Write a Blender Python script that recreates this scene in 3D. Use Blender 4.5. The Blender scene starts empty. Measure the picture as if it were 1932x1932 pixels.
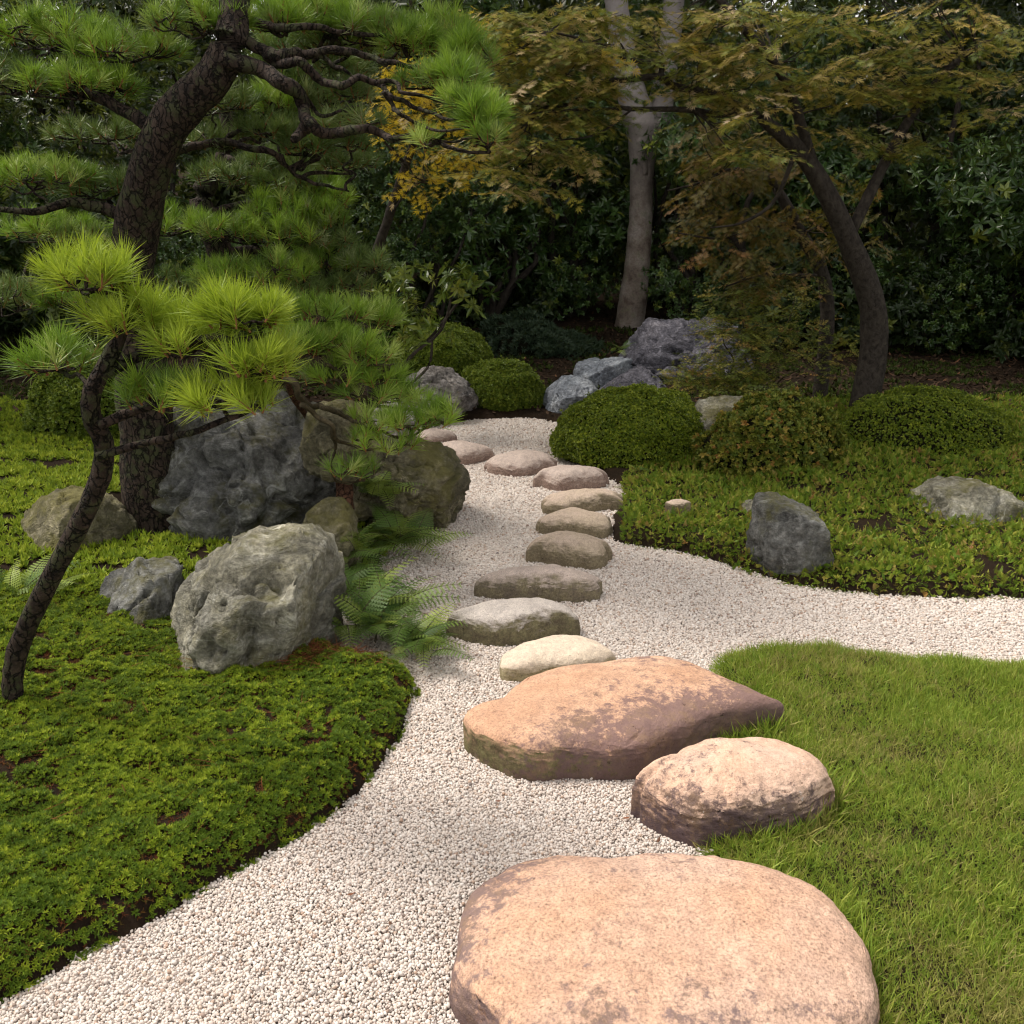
import bpy, math, random
import numpy as np
from math import sin, cos, pi, radians
R = np.random.RandomState(7)
rnd = random.Random(11)
S = bpy.context.scene
COL = S.collection

# ---------------------------------------------------------------- camera, sky, sun, exposure
CAM_H, PITCH, FPX = 1.6, radians(17.2), 1823.0          # FPX: focal length in 1/1932 of the frame width
cd = bpy.data.cameras.new('camera'); cam = bpy.data.objects.new('camera', cd); COL.objects.link(cam)
cam.location = (0, 0, CAM_H); cam.rotation_euler = (pi/2 - PITCH, 0, 0)
cd.sensor_width = 36; cd.lens = 36*FPX/1932; cd.clip_start = .05; cd.clip_end = 3000
cd.dof.use_dof = False; cd.dof.focus_distance = 4.2; cd.dof.aperture_fstop = 9
S.camera = cam
SUN_EL, SUN_AZ = radians(58), radians(-68)               # azimuth from +Y towards +X: the sun stands to the left, a little beyond
w = bpy.data.worlds.new('World'); S.world = w; w.use_nodes = True
wn = w.node_tree.nodes; bgn = wn['Background']; bgn.inputs[1].default_value = .122
sky = wn.new('ShaderNodeTexSky'); sky.sky_type = 'NISHITA'; sky.sun_disc = False
sky.sun_elevation = SUN_EL; sky.sun_rotation = SUN_AZ; sky.air_density = 1.0; sky.dust_density = 4.0; sky.ozone_density = .6
# a bright thin overcast over the blue: cloud veil mixed into the sky
tc_ = wn.new('ShaderNodeTexCoord'); cn = wn.new('ShaderNodeTexNoise'); cn.inputs['Scale'].default_value = 2.2; cn.inputs['Detail'].default_value = 6
cr_ = wn.new('ShaderNodeValToRGB'); cr_.color_ramp.elements[0].position = .3; cr_.color_ramp.elements[0].color = (.6, .6, .6, 1); cr_.color_ramp.elements[1].position = .7; cr_.color_ramp.elements[1].color = (.9, .9, .9, 1)
cm = wn.new('ShaderNodeMix'); cm.data_type = 'RGBA'; cm.inputs[7].default_value = (6.6, 6.3, 5.9, 1); wl = w.node_tree.links
wl.new(tc_.outputs['Generated'], cn.inputs['Vector']); wl.new(cn.outputs[0], cr_.inputs[0]); wl.new(cr_.outputs[0], cm.inputs[0]); wl.new(sky.outputs[0], cm.inputs[6]); wl.new(cm.outputs[2], bgn.inputs[0])
sl = bpy.data.lights.new('sun', 'SUN'); sl.energy = 2.9; sl.angle = radians(17); sl.color = (1, .93, .84)
sun = bpy.data.objects.new('sun', sl); COL.objects.link(sun)
sun.rotation_euler = (pi/2 - SUN_EL, 0, pi - SUN_AZ); sun.location = (-5, 2, 12)
S.view_settings.view_transform = 'Standard'; S.view_settings.look = 'None'
S.view_settings.exposure = .6; S.view_settings.gamma = 1; S.view_settings.use_curve_mapping = False
S.cycles.max_bounces = 6; S.cycles.diffuse_bounces = 3; S.cycles.glossy_bounces = 2; S.cycles.transmission_bounces = 3
S.cycles.use_denoising = True; S.cycles.filter_width = 1.2; S.cycles.sample_clamp_indirect = 5; S.cycles.use_adaptive_sampling = True; S.cycles.adaptive_threshold = .02

# ---------------------------------------------------------------- helpers: rays from the measured photograph to places in the garden
def ray(px, py):
    a, b = (px-966)/FPX, -(py-966)/FPX
    return np.array([a, cos(PITCH)+b*sin(PITCH), -sin(PITCH)+b*cos(PITCH)])
def G(px, py, z=0.):
    d = ray(px, py); t = (z-CAM_H)/d[2]; return np.array([0, 0, CAM_H])+d*t
def D(px, py, Y):
    d = ray(px, py); return np.array([0, 0, CAM_H])+d*(Y/d[1])
def topx(P):
    P = np.asarray(P, float); v = P-np.array([0, 0, CAM_H])
    f = v[..., 1]*cos(PITCH)-v[..., 2]*sin(PITCH); u = v[..., 1]*sin(PITCH)+v[..., 2]*cos(PITCH)
    f = np.maximum(f, .01); return 966+FPX*v[..., 0]/f, 966-FPX*u/f, f

# vectorised gradient noise
_perm = R.permutation(256); _perm = np.concatenate([_perm]*3)
_g3 = R.normal(size=(256, 3)); _g3 /= np.linalg.norm(_g3, axis=1)[:, None]
def noise(P):
    P = np.asarray(P, float); I = np.floor(P).astype(int); F = P-I; I &= 255
    U = F*F*F*(F*(F*6-15)+10); out = 0
    for dx in (0, 1):
        for dy in (0, 1):
            for dz in (0, 1):
                h = _perm[_perm[_perm[(I[:, 0]+dx) & 255]+((I[:, 1]+dy) & 255)]+((I[:, 2]+dz) & 255)]
                g = _g3[h]; d = g[:, 0]*(F[:, 0]-dx)+g[:, 1]*(F[:, 1]-dy)+g[:, 2]*(F[:, 2]-dz)
                wt = (U[:, 0] if dx else 1-U[:, 0])*(U[:, 1] if dy else 1-U[:, 1])*(U[:, 2] if dz else 1-U[:, 2])
                out = out+wt*d
    return out*1.5
def fbm(P, octs=4, lac=2.1, gain=.5):
    P = np.asarray(P, float); a, s = 1., 0
    for k in range(octs):
        s = s+a*noise(P+k*17.3); P = P*lac; a *= gain
    return s
def ridged(P, octs=3):
    P = np.asarray(P, float); a, s = 1., 0
    for k in range(octs):
        s = s+a*(1-np.abs(noise(P+k*9.1))*2)**2; P = P*2.1; a *= .5
    return s/1.75
def sstep(a, b, x):
    t = np.clip((x-a)/(b-a), 0, 1); return t*t*(3-2*t)
def inpoly(X, Y, poly):
    n = len(poly); c = np.zeros(len(X), bool)
    for i in range(n):
        x1, y1 = poly[i]; x2, y2 = poly[(i+1) % n]
        m = ((y1 > Y) != (y2 > Y)) & (X < (x2-x1)*(Y-y1)/((y2-y1) or 1e-9)+x1); c ^= m
    return c
def sdf(X, Y, poly):                                       # positive outside
    d = np.full(len(X), 1e9); n = len(poly)
    for i in range(n):
        a = np.array(poly[i]); b = np.array(poly[(i+1) % n]); ab = b-a
        t = np.clip(((X-a[0])*ab[0]+(Y-a[1])*ab[1])/(ab@ab+1e-12), 0, 1)
        d = np.minimum(d, np.hypot(X-a[0]-t*ab[0], Y-a[1]-t*ab[1]))
    return np.where(inpoly(X, Y, poly), -d, d)
def chaikin(p, n=2, closed=True):
    p = np.asarray(p, float)
    for _ in range(n):
        q = np.roll(p, -1, 0); r = np.empty((2*len(p), p.shape[1])); r[0::2] = .75*p+.25*q; r[1::2] = .25*p+.75*q; p = r
    return p
def crom(p, k=6):
    p = np.asarray(p, float)
    if len(p) < 3:
        return np.array([p[0]+(p[-1]-p[0])*t for t in np.linspace(0, 1, k+1)])
    q = np.vstack([2*p[0]-p[1], p, 2*p[-1]-p[-2]]); out = []
    for i in range(1, len(q)-2):
        for t in np.arange(k)/k:
            a, b, c, d = q[i-1], q[i], q[i+1], q[i+2]
            out.append(.5*((2*b)+(-a+c)*t+(2*a-5*b+4*c-d)*t*t+(-a+3*b-3*c+d)*t**3))
    out.append(p[-1]); return np.array(out)

# objects
def tag(o, label=None, cat=None, group=None, kind=None):
    for k, v in (('label', label), ('category', cat), ('group', group), ('kind', kind)):
        if v: o[k] = v
    return o
def empty(name, loc, label, cat, group=None):
    o = bpy.data.objects.new(name, None); o.location = loc; o.empty_display_size = .1; COL.objects.link(o); return tag(o, label, cat, group)
def mkmesh(name, V, F, mats, midx=None, smooth=False):
    V = np.asarray(V, np.float32); m = bpy.data.meshes.new(name)
    if isinstance(F, np.ndarray):
        n, k = F.shape; m.vertices.add(len(V)); m.vertices.foreach_set('co', V.ravel())
        m.loops.add(n*k); m.loops.foreach_set('vertex_index', F.astype(np.int32).ravel())
        m.polygons.add(n); m.polygons.foreach_set('loop_start', np.arange(0, n*k, k, dtype=np.int32)); m.update(calc_edges=True)
    else:
        m.from_pydata([tuple(v) for v in V.tolist()], [], F)
    for mt in (mats if isinstance(mats, (list, tuple)) else [mats]): m.materials.append(mt)
    if midx is not None: m.polygons.foreach_set('material_index', np.asarray(midx, np.int32))
    if smooth: m.polygons.foreach_set('use_smooth', np.ones(len(m.polygons), bool))
    m.validate(); return m
def put(name, mesh, parent=None, loc=(0, 0, 0)):
    o = bpy.data.objects.new(name, mesh); o.location = loc
    if parent is not None: o.parent = parent
    COL.objects.link(o); return o

class MB:                                                  # collects pieces into one mesh
    def __init__(s): s.V, s.F, s.M, s.n = [], [], [], 0
    def add(s, V, F, m=0):
        V = np.asarray(V, float); s.V.append(V); s.F += [tuple(i+s.n for i in f) for f in F]; s.M += [m]*len(F); s.n += len(V)
    def tube(s, P, r, sides=6, m=0, wob=0.):
        P = np.asarray(P, float); n = len(P); T = np.gradient(P, axis=0); T /= np.linalg.norm(T, axis=1)[:, None]+1e-9
        up = np.array([.3, .2, 1.]); A = np.cross(T, up); A /= np.linalg.norm(A, axis=1)[:, None]+1e-9; B = np.cross(T, A)
        r = np.broadcast_to(np.asarray(r, float), (n,)); th = np.arange(sides)*2*pi/sides
        V = (P[:, None]+(A[:, None]*np.cos(th)[None, :, None]+B[:, None]*np.sin(th)[None, :, None])*r[:, None, None]).reshape(-1, 3)
        if wob:
            C = np.repeat(P, sides, 0); rr = np.repeat(r, sides)
            V = C+(V-C)*(1+wob*fbm(V/np.maximum(rr.max(), .004)*.9, 3))[:, None]
        F = [(i*sides+j, i*sides+(j+1) % sides, (i+1)*sides+(j+1) % sides, (i+1)*sides+j) for i in range(n-1) for j in range(sides)]
        F += [tuple(range(sides-1, -1, -1)), tuple((n-1)*sides+j for j in range(sides))]
        s.add(V, F, m)
    def mesh(s, name, mats, smooth=False, off=(0, 0, 0)):
        return mkmesh(name, np.vstack(s.V)-np.asarray(off), s.F, mats, s.M, smooth)

# ---------------------------------------------------------------- materials
def lin(c): return (c[0], c[1], c[2], 1)
class NT:
    def __init__(s, name):
        s.m = bpy.data.materials.new(name); s.m.use_nodes = True; s.t = s.m.node_tree; s.n = s.t.nodes; s.p = s.n['Principled BSDF']
        s.tc = s.n.new('ShaderNodeTexCoord').outputs['Object']
    def lk(s, a, b): s.t.links.new(a, b)
    def noise(s, scale, det=4, rough=.6, dist=0., vec=None, out=0):
        n = s.n.new('ShaderNodeTexNoise'); n.inputs['Scale'].default_value = scale; n.inputs['Detail'].default_value = det
        n.inputs['Roughness'].default_value = rough; n.inputs['Distortion'].default_value = dist; s.lk(vec or s.tc, n.inputs['Vector']); return n.outputs[out]
    def vor(s, scale, feat='F1', out='Distance'):
        n = s.n.new('ShaderNodeTexVoronoi'); n.feature = feat; n.inputs['Scale'].default_value = scale; s.lk(s.tc, n.inputs['Vector']); return n.outputs[out]
    def ramp(s, f, stops, interp='LINEAR'):
        n = s.n.new('ShaderNodeValToRGB'); n.color_ramp.interpolation = interp; e = n.color_ramp.elements
        while len(e) < len(stops): e.new(.5)
        for i, (p, c) in enumerate(stops):
            e[i].position = p; e[i].color = lin(c) if hasattr(c, '__len__') else (c, c, c, 1)
        s.lk(f, n.inputs[0]); return n.outputs[0]
    def mix(s, f, a, b, mode='MIX'):
        n = s.n.new('ShaderNodeMix'); n.data_type = 'RGBA'; n.blend_type = mode
        for sock, v in ((n.inputs[0], f), (n.inputs[6], a), (n.inputs[7], b)):
            if isinstance(v, (int, float)): sock.default_value = v
            elif isinstance(v, tuple): sock.default_value = lin(v)
            else: s.lk(v, sock)
        return n.outputs[2]
    def math(s, op, a, b=0., clamp=False):
        n = s.n.new('ShaderNodeMath'); n.operation = op; n.use_clamp = clamp
        for sock, v in zip(n.inputs, (a, b)):
            if isinstance(v, (int, float)): sock.default_value = v
            else: s.lk(v, sock)
        return n.outputs[0]
    def rand(s): return s.n.new('ShaderNodeObjectInfo').outputs['Random']
    def nz(s):
        g = s.n.new('ShaderNodeNewGeometry'); x = s.n.new('ShaderNodeSeparateXYZ'); s.lk(g.outputs['Normal'], x.inputs[0]); return x.outputs[2]
    def pz(s):
        x = s.n.new('ShaderNodeSeparateXYZ'); s.lk(s.tc, x.inputs[0]); return x.outputs[2]
    def bump(s, h, dist=.01, strength=1., prev=None):
        n = s.n.new('ShaderNodeBump'); n.inputs['Distance'].default_value = dist; n.inputs['Strength'].default_value = strength
        s.lk(h, n.inputs['Height'])
        if prev is not None: s.lk(prev, n.inputs['Normal'])
        s.lk(n.outputs[0], s.p.inputs['Normal']); return n.outputs[0]
    def done(s, col, rough=.8, spec=.3):
        if isinstance(col, tuple): s.p.inputs['Base Color'].default_value = lin(col)
        else: s.lk(col, s.p.inputs['Base Color'])
        if isinstance(rough, (int, float)): s.p.inputs['Roughness'].default_value = rough
        else: s.lk(rough, s.p.inputs['Roughness'])
        s.p.inputs['Specular IOR Level'].default_value = spec; return s.m

def leafmat(name, stops, rough=.5, spec=.35, trans=.25, tcol=None):
    """per-leaf random colour, thin-sheet translucency"""
    k = NT(name); c = k.ramp(k.rand(), stops)
    m = k.done(c, rough, spec)
    if trans:
        tr = k.n.new('ShaderNodeBsdfTranslucent'); mx = k.n.new('ShaderNodeMixShader'); mx.inputs[0].default_value = trans
        k.lk(k.mix(.6, c, tcol or (.3, .35, .05)), tr.inputs[0])
        out = k.n['Material Output']; k.lk(k.p.outputs[0], mx.inputs[1]); k.lk(tr.outputs[0], mx.inputs[2]); k.lk(mx.outputs[0], out.inputs[0])
    return m

def stonemat(name, base, alt, side, stain=None, stain_amt=.5, grain=.25, sc=1.0, sidecut=(.35, .8), spot=None, grad=(0, 0), nzw=.25):
    """weathered granite: mineral grain, blotches, lichen and moss clinging to the flanks, dark patina"""
    k = NT(name)
    b = k.mix(k.ramp(k.noise(3.1*sc, 5, .6), [(.35, 0.), (.65, 1.)]), base, alt)
    g = k.ramp(k.noise(150*sc, 3, .75), [(.25, tuple(x*(1-grain*2.2) for x in (1, 1, 1))), (.5, (1, 1, 1)), (.75, (1+grain,)*3)])
    b = k.mix(1., b, g, 'MULTIPLY')
    b = k.mix(1., b, k.ramp(k.noise(26*sc, 6, .7), [(.3, (.78, .77, .78)), (.6, (1.08, 1.07, 1.05))]), 'MULTIPLY')
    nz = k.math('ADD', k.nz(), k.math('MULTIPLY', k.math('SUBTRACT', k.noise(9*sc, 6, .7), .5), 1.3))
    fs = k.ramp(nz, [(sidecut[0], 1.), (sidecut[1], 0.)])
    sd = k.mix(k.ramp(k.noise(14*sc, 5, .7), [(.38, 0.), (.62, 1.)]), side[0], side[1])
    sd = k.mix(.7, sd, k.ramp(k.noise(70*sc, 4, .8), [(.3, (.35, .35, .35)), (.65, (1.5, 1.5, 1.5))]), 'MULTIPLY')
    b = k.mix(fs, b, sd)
    if stain:
        n1 = k.noise(2.2*sc, 3, .5); n2 = k.noise(30*sc, 8, .76, .12)
        f = k.math('ADD', k.math('MULTIPLY', n1, .9), k.math('MULTIPLY', n2, 1.05)); f = k.math('SUBTRACT', f, .15)
        f = k.math('ADD', f, k.math('MULTIPLY', k.math('SUBTRACT', 1., k.nz()), nzw))
        if grad != (0, 0):
            gx_ = k.n.new('ShaderNodeSeparateXYZ'); k.lk(k.tc, gx_.inputs[0]); f = k.math('ADD', f, k.math('ADD', k.math('MULTIPLY', gx_.outputs[0], grad[0]), k.math('MULTIPLY', gx_.outputs[1], grad[1])))
        f = k.ramp(f, [(.98-stain_amt*.3, 0.), (1.11-stain_amt*.3, 1.)])
        st2 = k.mix(k.noise(60*sc, 4, .8), stain, tuple(x*2.2 for x in stain)); st2 = k.mix(k.ramp(k.noise(9*sc, 6, .75), [(.5, 0.), (.66, .75)]), st2, (.22, .145, .085))
        b = k.mix(k.math('MULTIPLY', f, .85), b, st2)
    if spot:
        f = k.ramp(k.noise(19*sc, 5, .75), [(.66, 0.), (.7, 1.)]); b = k.mix(k.math('MULTIPLY', f, .6), b, spot)
    pt = k.ramp(k.noise(58*sc, 3, .6), [(.27, 0.), (.33, 1.)]); b = k.mix(1., b, k.ramp(pt, [(0., (.5, .46, .44)), (1., (1, 1, 1))]), 'MULTIPLY')
    h = k.math('ADD', k.math('MULTIPLY', k.noise(22*sc, 6, .7), 1.), k.math('MULTIPLY', k.noise(170*sc, 3, .8), .30)); h = k.math('ADD', h, k.math('MULTIPLY', pt, .12))
    k.bump(h, .012, .9); return k.done(b, .82, .25)

def cragmat(name, c1, c2, c3, moss, mossamt=.5, sc=1.0, vein=None):
    """craggy garden rock: layered greys, cracks, moss on the tops and in hollows, pale scars"""
    k = NT(name)
    mp = k.n.new('ShaderNodeMapping'); mp.inputs['Rotation'].default_value = (.5, .9, .3); mp.inputs['Scale'].default_value = (1, 1, 2.0); k.lk(k.tc, mp.inputs[0])
    st = k.noise(3.5*sc, 8, .68, .8, vec=mp.outputs[0])
    b = k.ramp(st, [(.28, c1), (.47, c2), (.7, c3)])
    b = k.mix(.8, b, k.ramp(k.noise(40*sc, 6, .75), [(.3, (.3, .3, .3)), (.48, (.9, .9, .9)), (.72, (2., 2., 2.))]), 'MULTIPLY')
    mf = k.math('ADD', k.math('ADD', k.noise(3.0*sc, 6, .7), k.math('MULTIPLY', k.noise(18*sc, 4, .7), .35)), k.math('MULTIPLY', k.math('SUBTRACT', k.nz(), .3), .12))
    mf = k.ramp(mf, [(.98-mossamt*.5, 0.), (1.12-mossamt*.5, 1.)])
    mc = k.mix(k.noise(50*sc, 4, .7), tuple(x*.5 for x in moss), tuple(x*1.5 for x in moss))
    b = k.mix(k.math('MULTIPLY', mf, .85), b, mc)
    pf = k.ramp(k.noise(5.5*sc, 7, .72, 1.2), [(.58, 0.), (.66, 1.)]); b = k.mix(k.math('MULTIPLY', pf, .65), b, vein or tuple(min(1, x*1.7) for x in c3))
    cr = k.ramp(k.vor(3.2*sc, 'DISTANCE_TO_EDGE'), [(0., .0), (.03, 1.)])
    h = k.math('ADD', k.math('MULTIPLY', st, 2.2), k.noise(16*sc, 8, .75)); h = k.math('ADD', h, k.math('MULTIPLY', cr, .12))
    b = k.mix(1., b, k.ramp(k.noise(1.7*sc, 4, .6, .4), [(.3, (.38, .38, .40)), (.48, (.95, .95, .95)), (.68, (1.6, 1.56, 1.48))]), 'MULTIPLY')
    k.bump(h, .045, .9); return k.done(b, .78, .28)

def barkmat(name, a, b, c=None, sc=1., vs=6., plates=0.):
    k = NT(name); mp = k.n.new('ShaderNodeMapping'); mp.inputs['Scale'].default_value = (vs, vs, 1.6); k.lk(k.tc, mp.inputs[0])
    n = k.noise(8*sc, 6, .7, .5, vec=mp.outputs[0]); col = k.ramp(n, [(.35, a), (.62, b)])
    if c: col = k.mix(k.ramp(k.noise(7*sc, 5, .7), [(.5, 0.), (.62, 1.)]), col, c)
    hh = k.math('ADD', n, k.math('MULTIPLY', k.noise(90*sc, 3, .7), .3))
    if plates:
        v = k.n.new('ShaderNodeTexVoronoi'); v.feature = 'DISTANCE_TO_EDGE'; v.inputs['Scale'].default_value = plates; wv = k.n.new('ShaderNodeMix'); wv.data_type = 'VECTOR'
        m2 = k.n.new('ShaderNodeMapping'); m2.inputs['Scale'].default_value = (1.6, 1.6, .6); k.lk(k.tc, m2.inputs[0]); wv.inputs[0].default_value = .12; k.lk(m2.outputs[0], wv.inputs[4]); k.lk(k.noise(12, 4, .6, out=1), wv.inputs[5]); k.lk(wv.outputs[1], v.inputs['Vector'])
        e_ = k.ramp(v.outputs[0], [(0., 0.), (.09, 1.)]); col = k.mix(1., col, k.ramp(v.outputs[0], [(0., (.22, .2, .19)), (.1, (1.1, 1.1, 1.1))]), 'MULTIPLY'); hh = k.math('ADD', hh, k.math('MULTIPLY', e_, 1.6))
    k.bump(hh, .014, .95); return k.done(col, .85, .2)

M = {}
k = NT('earth'); c = k.ramp(k.noise(6, 8, .75), [(.35, (.016, .011, .007)), (.6, (.035, .022, .013)), (.75, (.03, .034, .012))])
k.bump(k.noise(60, 6, .8), .02); M['earth'] = k.done(c, .95, .1)
k = NT('gravel_bed'); c = k.ramp(k.noise(300, 3, .8), [(.3, (.22, .18, .155)), (.6, (.5, .45, .41))]); k.bump(k.noise(260, 3, .8), .003); M['gravel_bed'] = k.done(c, .9, .15)
k = NT('pebble'); c = k.ramp(k.rand(), [(0., (.53, .46, .41)), (.3, (.67, .615, .57)), (.55, (.59, .505, .445)), (.8, (.74, .695, .65)), (.93, (.52, .42, .345)), (.965, (.42, .30, .23)), (1., (.22, .19, .18))])
c = k.mix(.5, c, k.ramp(k.noise(190, 2, .6), [(.3, (.75, .72, .7)), (.6, (1.1, 1.1, 1.1))]), 'MULTIPLY'); M['pebble'] = k.done(c, .8, .25)
M['moss'] = leafmat('moss', [(0., (.10, .17, .010)), (.5, (.22, .31, .018)), (1., (.38, .44, .04))], .6, .2, .3)
M['moss_shaded'] = leafmat('moss_shaded', [(0., (.02, .035, .008)), (1., (.05, .075, .014))], .7, .1, .1)  # darkened copy of the moss; shade at the back put into its colour
M['moss_dark'] = leafmat('moss_dark', [(0., (.05, .10, .008)), (.6, (.10, .17, .012)), (1., (.16, .23, .018))], .6, .2, .25)
M['moss_rust'] = leafmat('moss_rust', [(0., (.09, .03, .014)), (.6, (.15, .055, .02)), (1., (.07, .06, .012))], .8, .1, 0)
M['grass'] = leafmat('grass', [(0., (.13, .23, .028)), (.5, (.25, .35, .04)), (1., (.39, .42, .08))], .5, .25, .35)
M['grass_dry'] = leafmat('grass_dry', [(0., (.20, .22, .05)), (.6, (.33, .31, .09)), (1., (.42, .36, .14))], .6, .2, .3)
M['cover'] = leafmat('ground_cover', [(0., (.08, .16, .012)), (.4, (.16, .25, .02)), (.7, (.27, .33, .035)), (.88, (.38, .37, .06)), (.96, (.40, .29, .09)), (1., (.32, .15, .05))], .55, .25, .25)
M['azalea'] = leafmat('azalea_leaf', [(0., (.075, .125, .009)), (.5, (.16, .225, .015)), (1., (.31, .36, .03))], .4, .45, .2)
M['azalea_rear'] = leafmat('azalea_leaf_rear', [(0., (.07, .12, .012)), (.5, (.145, .21, .02)), (1., (.24, .29, .035))], .45, .4, .2)
M['rusty_leaf'] = leafmat('rusty_leaf', [(0., (.08, .12, .016)), (.5, (.16, .19, .026)), (.8, (.26, .25, .035)), (.93, (.38, .28, .06)), (1., (.36, .17, .05))], .5, .3, .2)
M['bluegreen'] = leafmat('juniper_leaf', [(0., (.02, .04, .022)), (1., (.045, .075, .04))], .55, .3, .1)
M['glossy'] = leafmat('glossy_leaf', [(0., (.025, .06, .016)), (.6, (.05, .105, .024)), (.92, (.09, .16, .03)), (1., (.26, .30, .04))], .28, .6, .2)
M['glossy_bright'] = leafmat('glossy_leaf_bright', [(0., (.05, .10, .012)), (.7, (.11, .17, .02)), (1., (.22, .24, .035))], .32, .5, .3)
M['dark_leaf'] = leafmat('dark_leaf', [(0., (.016, .034, .012)), (.8, (.04, .07, .018)), (1., (.14, .17, .03))], .4, .45, .2)
M['maple'] = leafmat('maple_leaf', [(0., (.09, .14, .022)), (.35, (.19, .21, .032)), (.6, (.31, .26, .045)), (.78, (.42, .30, .10)), (.9, (.58, .44, .28)), (1., (.62, .42, .05))], .5, .3, .35, (.3, .3, .05))
M['maple_gold'] = leafmat('maple_leaf_gold', [(0., (.42, .31, .03)), (.6, (.62, .44, .03)), (.88, (.70, .54, .05)), (1., (.45, .34, .24))], .5, .25, .45, (.8, .62, .04))
M['maple_dark'] = leafmat('maple_leaf_dark', [(0., (.06, .075, .016)), (.5, (.12, .11, .02)), (.85, (.22, .15, .045)), (1., (.30, .15, .06))], .5, .3, .3, (.3, .22, .03))
M['fern'] = leafmat('fern', [(0., (.045, .10, .020)), (.55, (.11, .19, .035)), (1., (.32, .40, .07))], .5, .3, .3)
M['pine'] = leafmat('pine_needle', [(0., (.11, .20, .025)), (.4, (.20, .33, .03)), (.8, (.30, .43, .05)), (1., (.42, .50, .14))], .42, .4, .25, (.2, .32, .03))
M['pine_dark'] = leafmat('pine_needle_dark', [(0., (.07, .13, .03)), (.5, (.13, .20, .045)), (.85, (.20, .27, .07)), (1., (.36, .40, .20))], .42, .4, .2, (.15, .2, .03))
M['pine_bright'] = leafmat('pine_needle_bright', [(0., (.22, .32, .025)), (1., (.36, .45, .05))], .45, .35, .35, (.4, .5, .03))
M['bud'] = leafmat('pine_bud', [(0., (.16, .07, .03)), (1., (.32, .16, .07))], .8, .1, 0)
M['pine_bark'] = barkmat('pine_bark', (.016, .011, .009), (.06, .042, .032), (.05, .055, .025), 1.6, 2., 24.)
M['pine_bark_red'] = barkmat('pine_bark_red', (.05, .022, .013), (.15, .075, .045), None, 1.4, 2., 26.)
M['maple_bark'] = barkmat('maple_bark', (.018, .014, .012), (.06, .05, .04), None, 2., 2.)
k = NT('smooth_bark')
b = k.ramp(k.noise(4.5, 6, .65), [(.35, (.10, .075, .06)), (.5, (.21, .175, .15)), (.68, (.36, .325, .31))])
mo = k.ramp(k.noise(9, 6, .75), [(.52, 0.), (.66, 1.)]); b = k.mix(k.math('MULTIPLY', mo, .7), b, (.11, .115, .05))
b = k.mix(1., b, k.ramp(k.noise(40, 6, .8), [(.3, (.6, .58, .55)), (.6, (1.12, 1.1, 1.08))]), 'MULTIPLY')
k.bump(k.math('ADD', k.noise(7, 6, .65), k.math('MULTIPLY', k.noise(60, 5, .8), .2)), .02, .8); hz = k.n.new('ShaderNodeMapRange'); hz.inputs[1].default_value = 1.2; hz.inputs[2].default_value = 3.0; k.lk(k.pz(), hz.inputs[0]); b = k.mix(k.math('MULTIPLY', hz.outputs[0], .6), b, k.mix(k.noise(12, 5, .7), (.30, .26, .27), (.62, .58, .60))); M['smooth_bark'] = k.done(b, .75, .25)
M['twig'] = barkmat('twig_bark', (.03, .024, .014), (.085, .068, .035), None, 3., 2.)
M['inner'] = NT('shade_core_fill').done((.012, .012, .006), .95, .05)  # near-black fill standing in for the shade inside the shrubs
M['needle_litter'] = leafmat('needle_litter', [(0., (.09, .03, .015)), (1., (.22, .08, .03))], .8, .1, 0)
M['dead_leaf'] = leafmat('dead_leaf', [(0., (.2, .07, .03)), (1., (.10, .05, .03))], .7, .2, 0)
GREYM = ((.10, .085, .05), (.14, .13, .07))
M['step_grey'] = stonemat('stepping_stone_grey', (.63, .515, .45), (.53, .44, .385), ((.165, .135, .10), (.24, .205, .125)), sc=1.6)
M['step_moss'] = stonemat('stepping_stone_mossy', (.60, .475, .39), (.48, .39, .29), ((.18, .145, .095), (.26, .215, .135)), sc=1.6, sidecut=(.3, .85))
M['step_pale'] = stonemat('stepping_stone_pale', (.60, .545, .50), (.49, .44, .40), ((.12, .10, .065), (.22, .20, .11)), sc=1.5, sidecut=(.25, .7))
M['step_cream'] = stonemat('stepping_stone_cream', (.72, .60, .48), (.68, .575, .45), ((.27, .22, .12), (.38, .33, .20)), sc=1.4, sidecut=(.0, .5), grain=.15)
M['step_pink'] = stonemat('stepping_stone_pink', (.60, .495, .44), (.49, .40, .35), ((.24, .165, .135), (.31, .225, .185)), sc=1.5, sidecut=(.25, .75))
M['slab_stain'] = stonemat('slab_stained', (.53, .315, .205), (.60, .39, .275), ((.12, .09, .05), (.17, .16, .07)), (.095, .06, .06), .66, .24, 1.0, (.05, .45), None, (.30, -.42), .0)
M['slab_spot'] = stonemat('slab_spotted', (.70, .46, .33), (.64, .47, .38), ((.13, .08, .055), (.24, .15, .11)), (.06, .042, .048), .36, .16, 1.15, (.0, .35), (.62, .6, .58), (-.40, -.22), .12)
M['slab_clean'] = stonemat('slab_clean', (.56, .345, .235), (.57, .39, .30), ((.12, .07, .05), (.28, .15, .09)), (.10, .07, .07), .30, .32, 1.0, (.0, .4), None, (-.30, -.10), .15)
M['rock_green'] = cragmat('rock_green', (.04, .036, .026), (.17, .155, .095), (.34, .305, .20), (.13, .12, .035), .7)
M['rock_dark'] = cragmat('rock_dark', (.04, .041, .042), (.145, .145, .135), (.32, .325, .31), (.10, .095, .035), .6)
M['rock_pale'] = cragmat('rock_pale', (.09, .09, .075), (.27, .255, .19), (.46, .45, .39), (.15, .14, .055), .6, 1.2)
M['rock_blue'] = cragmat('rock_blue', (.11, .125, .15), (.27, .30, .345), (.44, .465, .51), (.12, .12, .07), .15, 1., (.42, .42, .42))
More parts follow.
